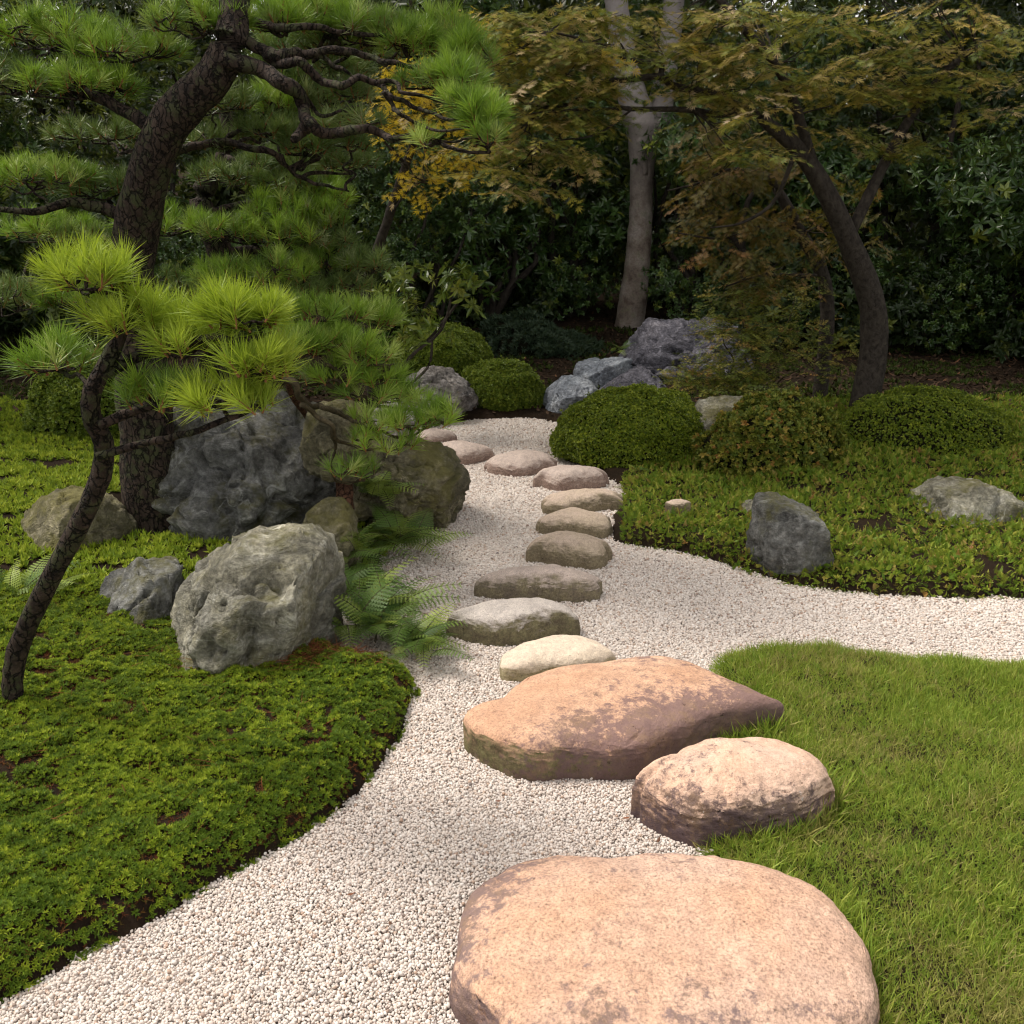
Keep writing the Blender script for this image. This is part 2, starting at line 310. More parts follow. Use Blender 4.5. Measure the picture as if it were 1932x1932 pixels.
M['rock_purple'] = cragmat('rock_purple', (.04, .039, .048), (.13, .127, .155), (.30, .29, .335), (.06, .055, .03), .25, 1.3)
M['rock_brown'] = cragmat('rock_brown', (.07, .06, .053), (.26, .24, .225), (.46, .43, .415), (.09, .05, .02), .35)

# ---------------------------------------------------------------- ground
GRAV_PX = [(-300, 2300), (-250, 2020), (0, 1880), (200, 1775), (497, 1612), (570, 1567), (640, 1522), (692, 1470), (742, 1408), (778, 1330), (790, 1292),
           (740, 1262), (650, 1250), (600, 1200), (630, 1120), (700, 1075), (740, 1030), (800, 1000), (800, 930), (740, 880), (640, 868), (560, 855), (560, 835), (640, 812), (760, 800), (860, 798),
           (925, 790), (1010, 790), (1060, 800), (1100, 850), (1120, 890), (1185, 925), (1160, 960), (1150, 1010), (1170, 1024), (1240, 1033),
           (1330, 1050), (1425, 1082), (1520, 1110), (1700, 1125), (1900, 1128), (2300, 1120), (2600, 1200), (2100, 1262), (1800, 1245), (1600, 1222), (1437, 1213), (1342, 1250), (1345, 1300), (1360, 1380), (1300, 1500), (1340, 1640), (1400, 2300)]
GRAV = [tuple(G(*p)[:2]) for p in GRAV_PX]
GRAVS = [tuple(p) for p in chaikin(GRAV, 1)]
def rise(X, Y):
    P = np.stack([X, Y, 0*X], 1)
    d = sdf(X, Y, GRAVS)+.02*noise(P*7)
    left = X < -.1*Y
    e = np.clip(d/.16, 0, 1); e = np.sqrt(np.maximum(0, 1-(1-e)**2))
    low = (X > .35) & (Y < 3.62)
    lift = np.where(left & (Y < 4.4), .11, np.where(low, .035, .075))
    h = -.02+e*lift+(d > 0)*(.14*sstep(.4, 2.5, d)*np.where(low, .3, 1.))
    h = h+np.where(d > 0, .02*fbm(P*3, 3)*sstep(0, .3, d), 0)
    h = h+sstep(10, 14, Y)*.35+sstep(13, 24, Y)*3.4+sstep(25, 60, Y)*-1.5
    return h
def axis(lo, mid0, mid1, hi, step):
    a = list(np.arange(mid0, mid1, step)); s = step; x = mid1
    while x < hi: a.append(x); s *= 1.16; x += s
    s = step; x = mid0-step; L = []
    while x > lo: L.append(x); s *= 1.16; x -= s
    return np.array(L[::-1]+a)
xs, ys = axis(-400, -4.5, 4.5, 400, .04), axis(-60, 1.0, 10, 900, .04)
XX, YY = np.meshgrid(xs, ys); X, Y = XX.ravel(), YY.ravel()
Z = rise(X, Y); nx, ny = len(xs), len(ys)
idx = np.arange(nx*ny).reshape(ny, nx)
F = np.stack([idx[:-1, :-1].ravel(), idx[:-1, 1:].ravel(), idx[1:, 1:].ravel(), idx[1:, :-1].ravel()], 1)
terrain = put('ground', mkmesh('ground', np.stack([X, Y, Z], 1), F, M['earth'], smooth=True)); tag(terrain, kind='structure')
# packed bed under the pebbles
gx = np.arange(-2.9, 6.0, .05); gy = np.arange(-.2, 8.6, .05); XX, YY = np.meshgrid(gx, gy); X, Y = XX.ravel(), YY.ravel()
ins = sdf(X, Y, GRAVS) < .07; Z = -.012+.006*noise(np.stack([X, Y, 0*X], 1)*2)
n1, n2 = len(gx), len(gy); idx = np.arange(n1*n2).reshape(n2, n1)
F = np.stack([idx[:-1, :-1].ravel(), idx[:-1, 1:].ravel(), idx[1:, 1:].ravel(), idx[1:, :-1].ravel()], 1); F = F[ins[F].all(1)]
path = put('gravel_path', mkmesh('gravel_path', np.stack([X, Y, Z], 1), F, M['gravel_bed'], smooth=True)); tag(path, kind='structure')

# ---------------------------------------------------------------- instancing of uncountable stuff
def eul(d, roll):
    d = np.asarray(d, float); d = d/(np.linalg.norm(d, axis=1)[:, None]+1e-9); pol = np.arccos(np.clip(d[:, 2], -1, 1)); az = np.arctan2(d[:, 1], d[:, 0])
    ca, sa, cp, sp, cr, sr = np.cos(az), np.sin(az), np.cos(pol), np.sin(pol), np.cos(roll), np.sin(roll)
    r00 = ca*cp*cr-sa*sr; r10 = sa*cp*cr+ca*sr; r20 = -sp*cr; r21 = sp*sr; r22 = cp
    return np.stack([np.arctan2(r21, r22), -np.arcsin(np.clip(r20, -1, 1)), np.arctan2(r10, r00)], 1)
_gn = {}
def gngroup(srcs):
    key = tuple(s.name for s in srcs)
    if key in _gn: return _gn[key]
    g = bpy.data.node_groups.new('scatter', 'GeometryNodeTree'); g.is_modifier = True
    g.interface.new_socket('Geometry', in_out='INPUT', socket_type='NodeSocketGeometry'); g.interface.new_socket('Geometry', in_out='OUTPUT', socket_type='NodeSocketGeometry')
    N, L = g.nodes, g.links; i, o, ip = N.new('NodeGroupInput'), N.new('NodeGroupOutput'), N.new('GeometryNodeInstanceOnPoints')
    j = N.new('GeometryNodeJoinGeometry') if len(srcs) > 1 else None
    for s in reversed(srcs):
        oi = N.new('GeometryNodeObjectInfo'); oi.inputs[0].default_value = s
        if j:
            oi.inputs['As Instance'].default_value = True; L.new(oi.outputs['Geometry'], j.inputs[0])
        else: L.new(oi.outputs['Geometry'], ip.inputs['Instance'])
    if j: L.new(j.outputs[0], ip.inputs['Instance']); ip.inputs['Pick Instance'].default_value = True
    r = N.new('GeometryNodeInputNamedAttribute'); r.data_type = 'FLOAT_VECTOR'; r.inputs[0].default_value = 'rot'
    s = N.new('GeometryNodeInputNamedAttribute'); s.data_type = 'FLOAT'; s.inputs[0].default_value = 'scl'
    e = N.new('FunctionNodeEulerToRotation'); L.new(r.outputs[0], e.inputs[0]); L.new(e.outputs[0], ip.inputs['Rotation']); L.new(s.outputs[0], ip.inputs['Scale'])
    if j:
        q = N.new('GeometryNodeInputNamedAttribute'); q.data_type = 'INT'; q.inputs[0].default_value = 'pick'; L.new(q.outputs[0], ip.inputs['Instance Index'])
    L.new(i.outputs[0], ip.inputs['Points']); L.new(ip.outputs[0], o.inputs[0]); _gn[key] = g; return g
def scatter(name, srcs, P, E, sc, parent=None):
    P = np.asarray(P, np.float32); n = len(P)
    if n == 0: return None
    m = bpy.data.meshes.new(name); m.vertices.add(n); m.vertices.foreach_set('co', P.ravel())
    m.attributes.new('rot', 'FLOAT_VECTOR', 'POINT').data.foreach_set('vector', np.asarray(E, np.float32).ravel())
    m.attributes.new('scl', 'FLOAT', 'POINT').data.foreach_set('value', np.broadcast_to(np.asarray(sc, np.float32), (n,)).copy())
    m.attributes.new('pick', 'INT', 'POINT').data.foreach_set('value', R.randint(0, len(srcs), n).astype(np.int32))
    o = put(name, m, parent); md = o.modifiers.new('scatter', 'NODES'); md.node_group = gngroup(srcs); o['kind'] = 'stuff'; return o
def src(name, mesh): return bpy.data.objects.new(name, mesh)
def foliage(root, srcs, P, E, sc, part, nparts=0, stuff='foliage'):
    """the nparts copies that show largest become parts of their own, the rest one stuff part"""
    B = np.array(root.location); P = np.asarray(P, float); sc = np.broadcast_to(np.asarray(sc, float), (len(P),))
    mask = np.zeros(len(P), bool)
    if nparts:
        u, v, f = topx(P); score = f+8*((u < 480) | (u > 1450) | (v < 10) | (v > 1920))+R.rand(len(P))*.8
        mask[np.argsort(score)[:nparts]] = True
        for i in np.nonzero(mask)[0]:
            o = bpy.data.objects.new(part, srcs[R.randint(len(srcs))].data); o.location = P[i]-B; o.rotation_euler = E[i]; o.scale = (sc[i],)*3
            o.parent = root; COL.objects.link(o)
    return scatter(stuff, srcs, P[~mask]-B, E[~mask], sc[~mask], root)

# ---------------------------------------------------------------- leaf, needle and pebble templates (growing along +Z unless said)
def rot_to(V, d, roll=0.):
    e = eul(np.array([d]), np.array([roll]))[0]; cx, sx, cy, sy, cz, sz = cos(e[0]), sin(e[0]), cos(e[1]), sin(e[1]), cos(e[2]), sin(e[2])
    Rm = np.array([[cy*cz, sx*sy*cz-cx*sz, cx*sy*cz+sx*sz], [cy*sz, sx*sy*sz+cx*cz, cx*sy*sz-sx*cz], [-sy, sx*cy, cx*cy]])
    return V@Rm.T
def leaf_z(L, W, fold=.25, curl=.15):
    """a pointed leaf along +Z, its face to +X"""
    ts = (0, .18, .45, .75, 1); ws = (.08, .62, 1., .62, 0); V, F = [], []
    for t, q in zip(ts, ws):
        c = -curl*L*t*t
        V += [(c, 0, t*L)]+([(c+fold*W*q*.5, -W*q/2, t*L), (c+fold*W*q*.5, W*q/2, t*L)] if t < 1 else [])
    for i in range(3):
        a, b = i*3, i*3+3; F += [(a, a+1, b+1, b), (a+2, a, b, b+2)]
    F += [(9, 10, 12), (11, 9, 12)]; return np.array(V), F
def blade_z(L, W, bend):
    return np.array([(0, -W/2, 0), (0, W/2, 0), (bend*.35, W*.38, L*.55), (bend*.35, -W*.38, L*.55), (bend, 0, L)]), [(0, 1, 2, 3), (3, 2, 4)]
def rdir(az, pol): return np.array([sin(pol)*cos(az), sin(pol)*sin(az), cos(pol)])
def pine_tuft(n, L, W, mat, seed, spread=(12, 70)):
    q = random.Random(seed); b = MB()
    b.tube([(0, 0, -.03), (0, 0, .0), (0, 0, .03)], [.0032, .0036, .0015], 5, 1)
    for i in range(n):
        z = q.uniform(-.028, .022); d = rdir(q.uniform(0, 2*pi), radians(q.uniform(*spread)*(1.1-z*8)))
        V, F = blade_z(L*q.uniform(.8, 1.08), W, q.uniform(-.012, .012)); b.add(rot_to(V, d, q.uniform(0, 6.3))+np.array([0, 0, z]), F, 0)
    return src('tuft', b.mesh('needle_tuft', [mat, M['bud']]))
def whorl(n, L, W, mat, seed, pol=(50, 135), layers=2, stem=.05, smallen=.8):
    q = random.Random(seed); b = MB(); b.tube([(0, 0, -stem), (0, 0, 0), (0, 0, .02)], [.003, .0025, .001], 4, 1)
    for l in range(layers):
        for i in range(n):
            az = 2*pi*(i+q.random()*1.7)/n+l*.7; d = rdir(az, radians(q.uniform(*pol)*(1-.35*l)))
            s = q.uniform(.75, 1.1)*smallen**l; V, F = leaf_z(L*s, W*s, .3, q.uniform(.05, .3))
            # turn the upper face outward/up
            V = rot_to(V, d, pi if q.random() < .5 else 0.) if False else rot_to(V*np.array([-1, 1, 1]), d, 0.)
            b.add(V+np.array([0, 0, -.3*stem*(layers-1-l)]), F, 0)
    return src('whorl', b.mesh('leaf_whorl', [mat, M['twig']]))
def oneleaf(L, W, mat, seed=0):
    V, F = leaf_z(L, W, .3, .18); return src('leaf', mkmesh('leaf', V, F, mat))
def maple_leaf_z(L, q):
    """seven-lobed leaf, petiole along +Z from the origin, blade hanging in the YZ plane"""
    V, F = [(0, 0, 0)], []; c0 = .22*L
    V = [(0, -.001, 0), (0, .001, 0), (0, 0, c0)]; F = [(0, 1, 2)]
    for a, l in ((0, 1.), (28, .92), (-28, .92), (60, .72), (-60, .72), (100, .42), (-100, .42)):
        a = radians(a+q.uniform(-4, 4)); ll = .78*L*l; dx, dz = sin(a), cos(a); wx, wz = cos(a)*ll*.08, -sin(a)*ll*.08; i = len(V); dr = q.uniform(.02, .1)*L
        V += [(0, 0, c0), (dr*.3, dx*ll*.45+wx, c0+dz*ll*.45+wz), (dr, dx*ll, c0+dz*ll), (dr*.3, dx*ll*.45-wx, c0+dz*ll*.45-wz)]
        F += [(i, i+1, i+2, i+3)]
    return np.array(V), F
def maple_spray(mat, seed, n=12, L=.056, span=.21):
    """flat spray: a twig along +X in the XY plane, leaves in pairs lying nearly level"""
    q = random.Random(seed); b = MB(); tw = [(x, q.uniform(-.01, .01), -.04*x) for x in np.linspace(0, span, 5)]; b.tube(tw, [.0016, .0014, .001, .0009, .0006], 3, 1)
    for i in range(n):
        t = (i+1)/n; p = np.array([span*t, 0, -.04*span*t]); sd = 1 if i % 2 else -1; ang = radians(q.uniform(25, 80))*sd if i < n-1 else 0
        d = np.array([cos(ang), sin(ang), q.uniform(-.5, .05)]); V, F = maple_leaf_z(L*q.uniform(.7, 1.15), q)
        V = rot_to(V*np.array([-1, 1, 1]), d, q.uniform(-.5, .5)); b.add(V+p, F, 0)
    return src('spray', b.mesh('maple_spray', [mat, M['maple_bark']]))
def star(n, L, W, mat, seed, m2=None, pol=(25, 85)):
    q = random.Random(seed); b = MB()
    for i in range(n):
        V, F = blade_z(L*q.uniform(.7, 1.1), W, q.uniform(-.1, .3)*L); b.add(rot_to(V, rdir(2*pi*i/n+q.random(), radians(q.uniform(*pol))), pi), F, 0)
    return src('star', b.mesh('tuft', [mat]))
def sprig(mat, seed, L=.05):
    """feathery little shoot of a creeping conifer-like ground cover"""
    q = random.Random(seed); b = MB(); lean = q.uniform(.2, .7)
    for k in range(6):
        t = (k+1)/6; p = np.array([lean*L*t*t, 0, L*t*.8])
        for sd in (-1, 1):
            V, F = blade_z(L*(.62-.42*t), L*.11, .0); b.add(rot_to(V, np.array([.55, sd*1., .35]), pi/2)+p, F, 0)
    V, F = blade_z(L*.4, L*.1, 0); b.add(rot_to(V, np.array([.8, 0, .6]))+p, F, 0)
    return src('sprig', b.mesh('sprig', [mat]))

def sdf_rand(n, x0, x1, y0, y1):
    return R.uniform(x0, x1, n), R.uniform(y0, y1, n)
def jgrid(x0, x1, y0, y1, s):
    a, b = np.meshgrid(np.arange(x0, x1, s), np.arange(y0, y1, s)); a = a+(np.arange(a.shape[0])[:, None] % 2)*s*.5
    return (a+R.uniform(-.42, .42, a.shape)*s).ravel(), (b+R.uniform(-.42, .42, b.shape)*s).ravel()
def inframe(X, Y, Z=0., m=60):
    # the picture and a good step to either side of it; thinned outside
    u, v, f = topx(np.stack([X, Y, X*0+Z], 1)); a = (u > -m) & (u < 1932+m) & (v < 1932+m)
    return a | ((X > -4.2) & (X < 4.6) & (u > -900) & (u < 2900) & (Y > .7) & (R.rand(len(X)) < .6))

# ---------------------------------------------------------------- stones and rocks
STONES = []                                                 # footprints, kept clear of pebbles
def stone(px, h, mat, label, cat='stone', group=None, name='stepping_stone', na=150, nr=46, amp=1., p=4.5, base=0., tilt=0.):
    px = chaikin(px, 2); ymin, ymax = px[:, 1].min(), px[:, 1].max()
    t = (ymax-px[:, 1])/(ymax-ymin); zz = base+.72*h*np.clip((t-.3)/.35, 0, 1)
    W = np.array([G(a, b, z)[:2] for (a, b), z in zip(px, zz)]); c = (W.min(0)+W.max(0))/2
    th = np.arctan2(W[:, 1]-c[1], W[:, 0]-c[0]); rr = np.hypot(*(W-c).T); o = np.argsort(th); th, rr = th[o], rr[o]
    TH = np.linspace(-pi, pi, na, endpoint=False); RR = np.interp(TH, np.r_[th-2*pi, th, th+2*pi], np.r_[rr, rr, rr])
    for _ in range(2): RR = (np.roll(RR, 1)+RR*2+np.roll(RR, -1))/4
    STONES.append([(c[0]+r*.985*cos(a), c[1]+r*.985*sin(a)) for a, r in zip(TH[::3], RR[::3])])
    s = np.linspace(0, 1, nr)**.6; q = 1-(1-s)**1.0
    prof_r = np.sin(s*pi/2)**.85; prof_z = np.cos(s*pi/2)**(2/p)
    r = prof_r[:, None]*RR[None, :]; X = c[0]+r*np.cos(TH); Y = c[1]+r*np.sin(TH); Zp = np.repeat(prof_z[:, None], na, 1)
    seed = R.uniform(0, 50, 3); mean = RR.mean()
    P = np.stack([X.ravel(), Y.ravel(), (base+Zp*h).ravel()], 1)
    low = fbm(P*(.9/mean)+seed, 3); mid = fbm(P*(3.2/mean)+seed, 4); rg = ridged(P*(2.1/mean)*np.array([1, 1, 2.5])+seed, 3)
    edge = sstep(.55, .95, np.repeat(prof_r[:, None], na, 1).ravel()); sd = 1-Zp.ravel()
    P[:, 2] += amp*h*(.16*low+.05*mid)*(1-.4*edge)+tilt*(P[:, 0]-c[0])
    rad = P[:, :2]-c; rl = np.linalg.norm(rad, axis=1)[:, None]+1e-6
    P[:, :2] += rad/rl*(amp*mean*(.035*mid+.03*(rg-.6))*edge)[:, None]
    P[:, 2] -= amp*h*.10*sstep(.72, .98, rg)*edge
    # tuck the foot in a little and sink it
    foot = np.stack([c[0]+RR*.97*np.cos(TH), c[1]+RR*.97*np.sin(TH), np.full(na, base-.07)], 1); P = np.vstack([P, foot])
    F = []
    for i in range(nr):
        for j in range(na):
            a, b = i*na+j, i*na+(j+1) % na; F.append((a, a+na, b+na, b))
    B = np.array([c[0], c[1], base]); m = mkmesh(name, P-B, np.array(F), mat, smooth=True)
    ob = put(name, m, loc=B); return tag(ob, label, cat, group)

import bmesh
_ico = {}
def ico(n):
    if n not in _ico:
        bm = bmesh.new(); bmesh.ops.create_icosphere(bm, subdivisions=n, radius=1); bm.verts.ensure_lookup_table()
        _ico[n] = (np.array([v.co[:] for v in bm.verts]), np.array([[v.index for v in f.verts] for f in bm.faces])); bm.free()
    return _ico[n]
def outline_radius(px, Yd):
    W = np.array([D(a, b, Yd) for a, b in chaikin(px, 2)])[:, [0, 2]]; c = (W.min(0)+W.max(0))/2
    th = np.arctan2(W[:, 1]-c[1], W[:, 0]-c[0]); rr = np.hypot(*(W-c).T); o = np.argsort(th); return c, th[o], rr[o]
def rock(px, Yd, T, mat, label, cuts=9, amp=1., sub=6, name='rock', seed=0, cat='rock', strata=(.5, .3, 1.), e=.75):
    c, th, rr = outline_radius(px, Yd); V, F = ico(sub); q = np.random.RandomState(seed+5)
    a = np.arctan2(V[:, 2], V[:, 0]); rad = np.interp(a, np.r_[th-2*pi, th, th+2*pi], np.r_[rr, rr, rr]); cp = np.sqrt(np.maximum(1e-9, 1-V[:, 1]**2))
    mean = rr.mean(); U = np.stack([np.cos(a)*cp**e*rad, np.sign(V[:, 1])*np.abs(V[:, 1])**.9*T, np.sin(a)*cp**e*rad], 1)
    n = V/np.array([1, max(T/mean, .3), 1]); n /= np.linalg.norm(n, axis=1)[:, None]
    sc = 1/mean
    for k in range(int(cuts*2.2)):                                   # broken faces
        d = q.normal(size=3); d[1] = -abs(d[1])*1.2 if k % 4 else d[1]; d /= np.linalg.norm(d)
        ext = np.quantile(U@d, 1.); off = ext*q.uniform(.70, .90)+.03*mean*noise(U*sc*1.2+k*7)
        over = U@d-off; U -= d*np.where(over > 0, over*.94, 0)[:, None]
    hw = np.array([rr[np.abs(np.cos(th)) > .9].mean(), T, rr[np.abs(np.sin(th)) > .9].mean()])
    px_ = np.interp([0, pi/2, pi-.01, -pi/2], np.r_[th-2*pi, th, th+2*pi], np.r_[rr, rr, rr])
    U[:, 0] = np.where(U[:, 0] > 0, U[:, 0]*px_[0]/U[:, 0].max(), U[:, 0]*px_[2]/-U[:, 0].min()); U[:, 2] = np.where(U[:, 2] > 0, U[:, 2]*px_[1]/U[:, 2].max(), U[:, 2]*px_[3]/-U[:, 2].min())
    sd = q.uniform(0, 40, 3); st = np.array(strata); st = st/np.linalg.norm(st); warp = fbm(U*sc*1.3+sd, 3)
    lay = (U@st)*sc*4.5+warp*1.6; step = np.abs((lay % 1)-.5)*2
    dsp = mean*(.075*fbm(U*sc*1.4+sd, 6, gain=.56)+.075*(ridged(U*sc*1.6+sd, 5)-.6)+.02*(step-.5))
    crack = sstep(.90, .995, 1-np.abs(noise(U*sc*1.2+sd+3+.25*warp[:, None]))*1.3)+.5*sstep(.92, .995, 1-np.abs(noise(U*sc*3.1+sd+8))*1.3); dsp -= mean*.10*crack
    fine = mean*.010*fbm(U*sc*14+sd, 3)
    W = U+n*(amp*(dsp+fine))[:, None]+np.array([c[0], Yd, c[1]])
    B = np.array([c[0], Yd, max(0., W[:, 2].min())]); ob = put(name, mkmesh(name, W-B, F, mat, smooth=True), loc=B); return tag(ob, label, cat)

# big slabs first, then the stepping stones from near to far
SLAB = 'big slabs by the near end of the path'
stone([(848, 1800), (855, 1750), (872, 1690), (898, 1650), (955, 1612), (1020, 1592), (1080, 1600), (1150, 1605), (1280, 1598), (1350, 1605), (1435, 1622), (1560, 1660), (1640, 1750), (1670, 1900), (1620, 2080), (1300, 2170), (1000, 2090), (890, 1935), (855, 1855)],
      .15, M['slab_clean'], 'clean orange pink slab with few dark marks, nearest of the big flat stones', group=SLAB, name='stone_slab', na=300, nr=110, p=5.5, amp=.75)
stone([(1175, 1530), (1186, 1500), (1215, 1468), (1250, 1428), (1330, 1392), (1400, 1384), (1500, 1390), (1575, 1430), (1590, 1500), (1540, 1575), (1440, 1596), (1330, 1600), (1290, 1592), (1220, 1560)],
      .19, M['slab_spot'], 'pale pink rounded stone with black lichen blotches on its edge, half framed by grass', group=SLAB, name='stone_slab', na=260, nr=100, p=4.2, amp=.55)
stone([(868, 1405), (880, 1375), (905, 1345), (945, 1312), (965, 1290), (1000, 1270), (1085, 1252), (1170, 1245), (1230, 1236), (1280, 1240), (1350, 1266), (1435, 1306), (1490, 1334), (1485, 1352), (1420, 1374), (1345, 1404), (1290, 1430), (1245, 1450), (1215, 1467), (1150, 1472), (1070, 1466), (1000, 1475), (940, 1456), (890, 1428)],
      .145, M['slab_stain'], 'wide orange slab covered in purple black stains, widest stone of the path', group=SLAB, name='stone_slab', na=340, nr=120, p=7.5, amp=.5)
STEP = 'stepping stones winding through the gravel'
for px, h, mt, lb in [
    ([(942, 1265), (950, 1230), (980, 1208), (1060, 1192), (1120, 1200), (1165, 1225), (1170, 1250), (1120, 1272), (1030, 1278), (970, 1287), (943, 1282)], .085, 'step_cream', 'cream coloured smooth stepping stone touching the wide stained slab'),
    ([(835, 1170), (860, 1148), (930, 1135), (1030, 1128), (1085, 1140), (1104, 1160), (1102, 1185), (1060, 1198), (1000, 1210), (940, 1219), (870, 1208), (840, 1190)], .13, 'step_pale', 'pale grey topped long stepping stone with a dark mossy front, just beyond the cream one'),
    ([(887, 1095), (905, 1080), (950, 1070), (1050, 1065), (1120, 1080), (1145, 1108), (1140, 1130), (1090, 1136), (1000, 1130), (920, 1130), (895, 1115)], .12, 'step_grey', 'long straight pinkish grey stepping stone beyond the pale grey topped one'),
    ([(985, 1025), (1000, 1012), (1045, 1000), (1100, 1008), (1155, 1035), (1158, 1055), (1130, 1076), (1080, 1070), (1020, 1062), (990, 1045)], .12, 'step_moss', 'greenish mossy humped stepping stone level with the near tip of the ground cover'),
    ([(1007, 995), (1020, 975), (1060, 957), (1095, 957), (1140, 972), (1160, 990), (1155, 1010), (1135, 1017), (1080, 1010), (1010, 1007)], .10, 'step_moss', 'peaked brown grey stepping stone squeezed against the left tip of the ground cover'),
    ([(1012, 965), (1025, 945), (1055, 928), (1110, 923), (1175, 925), (1190, 940), (1160, 958), (1100, 970), (1050, 972)], .10, 'step_moss', 'brown stepping stone whose right end slips under the green ground cover'),
    ([(1002, 902), (1008, 888), (1045, 877), (1095, 878), (1125, 883), (1145, 900), (1155, 918), (1100, 924), (1050, 929), (1015, 918)], .12, 'step_pink', 'plump pinkish stepping stone at the foot of the big clipped azalea'),
    ([(910, 880), (925, 862), (960, 851), (1010, 849), (1045, 853), (1058, 868), (1040, 885), (1000, 900), (950, 898), (920, 892)], .11, 'step_pink', 'flat pink stepping stone with its right end behind the big azalea edge'),
    ([(800, 850), (820, 838), (870, 829), (920, 838), (938, 852), (930, 864), (900, 874), (860, 878), (820, 864)], .11, 'step_pink', 'pale pink stepping stone beside the green mossy boulder, second from the far end'),
    ([(750, 822), (785, 812), (815, 808), (850, 812), (868, 823), (855, 833), (800, 840), (760, 833)], .08, 'step_pink', 'farthest stepping stone, half hidden by the low pine branch')]:
    stone(px, h, M[mt], lb, group=STEP, na=170, nr=56, p=4 if mt in ('step_cream', 'step_pale') else 3.0, amp=.6)
tag(stone([(1250, 950), (1262, 943), (1285, 941), (1303, 946), (1308, 953), (1290, 960), (1262, 960)], .035, M['step_moss'], 'small tan flat stone lying in the green ground cover', na=70, nr=24, base=.105), 'small tan flat stone lying in the green ground cover')

# boulders
rock([(497, 1002), (545, 993), (592, 998), (612, 1035), (632, 1080), (640, 1150), (648, 1330), (615, 1440), (480, 1470), (360, 1420), (296, 1280), (290, 1130), (345, 1050), (420, 1012)], 3.28, .44, M['rock_pale'],
     'tall pale grey green boulder standing at the back of the moss bed', cuts=12, seed=3, amp=1.0, strata=(.8, .2, .35))
rock([(250, 880), (290, 780), (370, 725), (500, 728), (565, 742), (625, 785), (655, 860), (655, 930), (668, 1010), (668, 1090), (520, 1140), (380, 1140), (270, 1080)], 4.75, .62, M['rock_dark'],
     'huge dark grey crag behind the pale boulder at the left', cuts=13, seed=8, amp=1.15, strata=(.9, .1, .5))
rock([(560, 830), (580, 775), (625, 752), (670, 775), (712, 815), (722, 860), (700, 905), (650, 908), (600, 915), (565, 880)], 4.45, .24, M['rock_green'],
     'dark green crag wedged between the huge crag and the mossy boulder', cuts=12, seed=21, amp=1.2, sub=5, strata=(.7, .1, -.6))
rock([(120, 1240), (128, 1150), (170, 1085), (240, 1060), (310, 1075), (345, 1130), (350, 1240), (330, 1330), (250, 1400), (160, 1380)], 3.55, .36, M['rock_dark'],
     'dark weathered block leaning against the left side of the pale boulder', cuts=12, seed=91, amp=1.1, strata=(.8, .1, .5))
rock([(560, 1010), (580, 965), (625, 945), (662, 965), (676, 1020), (680, 1090), (660, 1150), (600, 1160), (560, 1100)], 4.05, .24, M['rock_green'],
     'low green stained stone squeezed behind the pale boulder', cuts=11, seed=93, amp=1., sub=5)
rock([(640, 850), (690, 828), (745, 822), (800, 826), (848, 850), (876, 888), (888, 930), (876, 975), (845, 1018), (810, 1025), (760, 1012), (690, 1000), (630, 960), (610, 900)], 4.95, .46, M['rock_green'],
     'olive mossy boulder with a slanting face leaning over the gravel', cuts=11, seed=14, amp=.95, strata=(.75, .1, .65))
rock([(690, 800), (712, 745), (770, 715), (798, 695), (850, 693), (885, 708), (905, 740), (915, 780), (905, 806), (850, 812), (780, 815), (705, 825)], 7.75, .5, M['rock_brown'],
     'brownish grey wrinkled rock under the larger far dome of azalea', cuts=9, seed=33, amp=1.2, strata=(.3, .2, 1.))
rock([(676, 800), (700, 768), (745, 762), (785, 774), (800, 800), (790, 828), (740, 832), (690, 828)], 7.0, .26, M['rock_brown'],
     'low brown rock behind the low pine branch', cuts=9, seed=35, amp=1., sub=5)
rock([(1017, 800), (1021, 760), (1028, 722), (1052, 708), (1090, 708), (1122, 722), (1140, 760), (1140, 800), (1100, 815), (1040, 812)], 7.95, .40, M['rock_blue'],
     'smooth blue grey rock at the far edge of the gravel', cuts=6, seed=41, amp=.9, strata=(1, .2, .1))
rock([(1080, 715), (1086, 686), (1118, 676), (1148, 680), (1182, 672), (1200, 692), (1198, 745), (1100, 750)], 8.85, .34, M['rock_blue'],
     'small cracked blue grey rock behind the smooth one', cuts=10, seed=44, amp=1., sub=5)
rock([(1165, 730), (1170, 660), (1190, 628), (1215, 606), (1270, 604), (1340, 603), (1385, 612), (1425, 645), (1435, 710), (1400, 775), (1260, 780)], 9.15, .75, M['rock_purple'],
     'largest dark purple grey rock at the foot of the tall trunk', cuts=11, seed=52, amp=1.3, strata=(.5, .2, .8))
rock([(1128, 765), (1133, 728), (1160, 702), (1200, 684), (1240, 712), (1275, 735), (1300, 770), (1270, 800), (1150, 800)], 8.35, .42, M['rock_purple'],
     'lower purple grey rock spreading behind the big azalea', cuts=8, seed=55, amp=1.2, sub=5)
rock([(1284, 905), (1288, 850), (1308, 815), (1316, 765), (1345, 750), (1430, 750), (1510, 775), (1550, 850), (1540, 930), (1400, 940), (1310, 930)], 6.3, .36, M['rock_pale'],
     'mossy stone showing between the big azalea and the rusty leaved shrub', cuts=10, seed=61, amp=1., sub=5)
rock([(1415, 1092), (1418, 1020), (1424, 958), (1442, 938), (1500, 932), (1560, 985), (1570, 1085), (1500, 1125), (1436, 1112)], 4.25, .26, M['rock_dark'],
     'narrow grey rock at the right end of the ground cover, by the gravel', cuts=9, seed=71, amp=.9, sub=5, strata=(1, 0, .1))
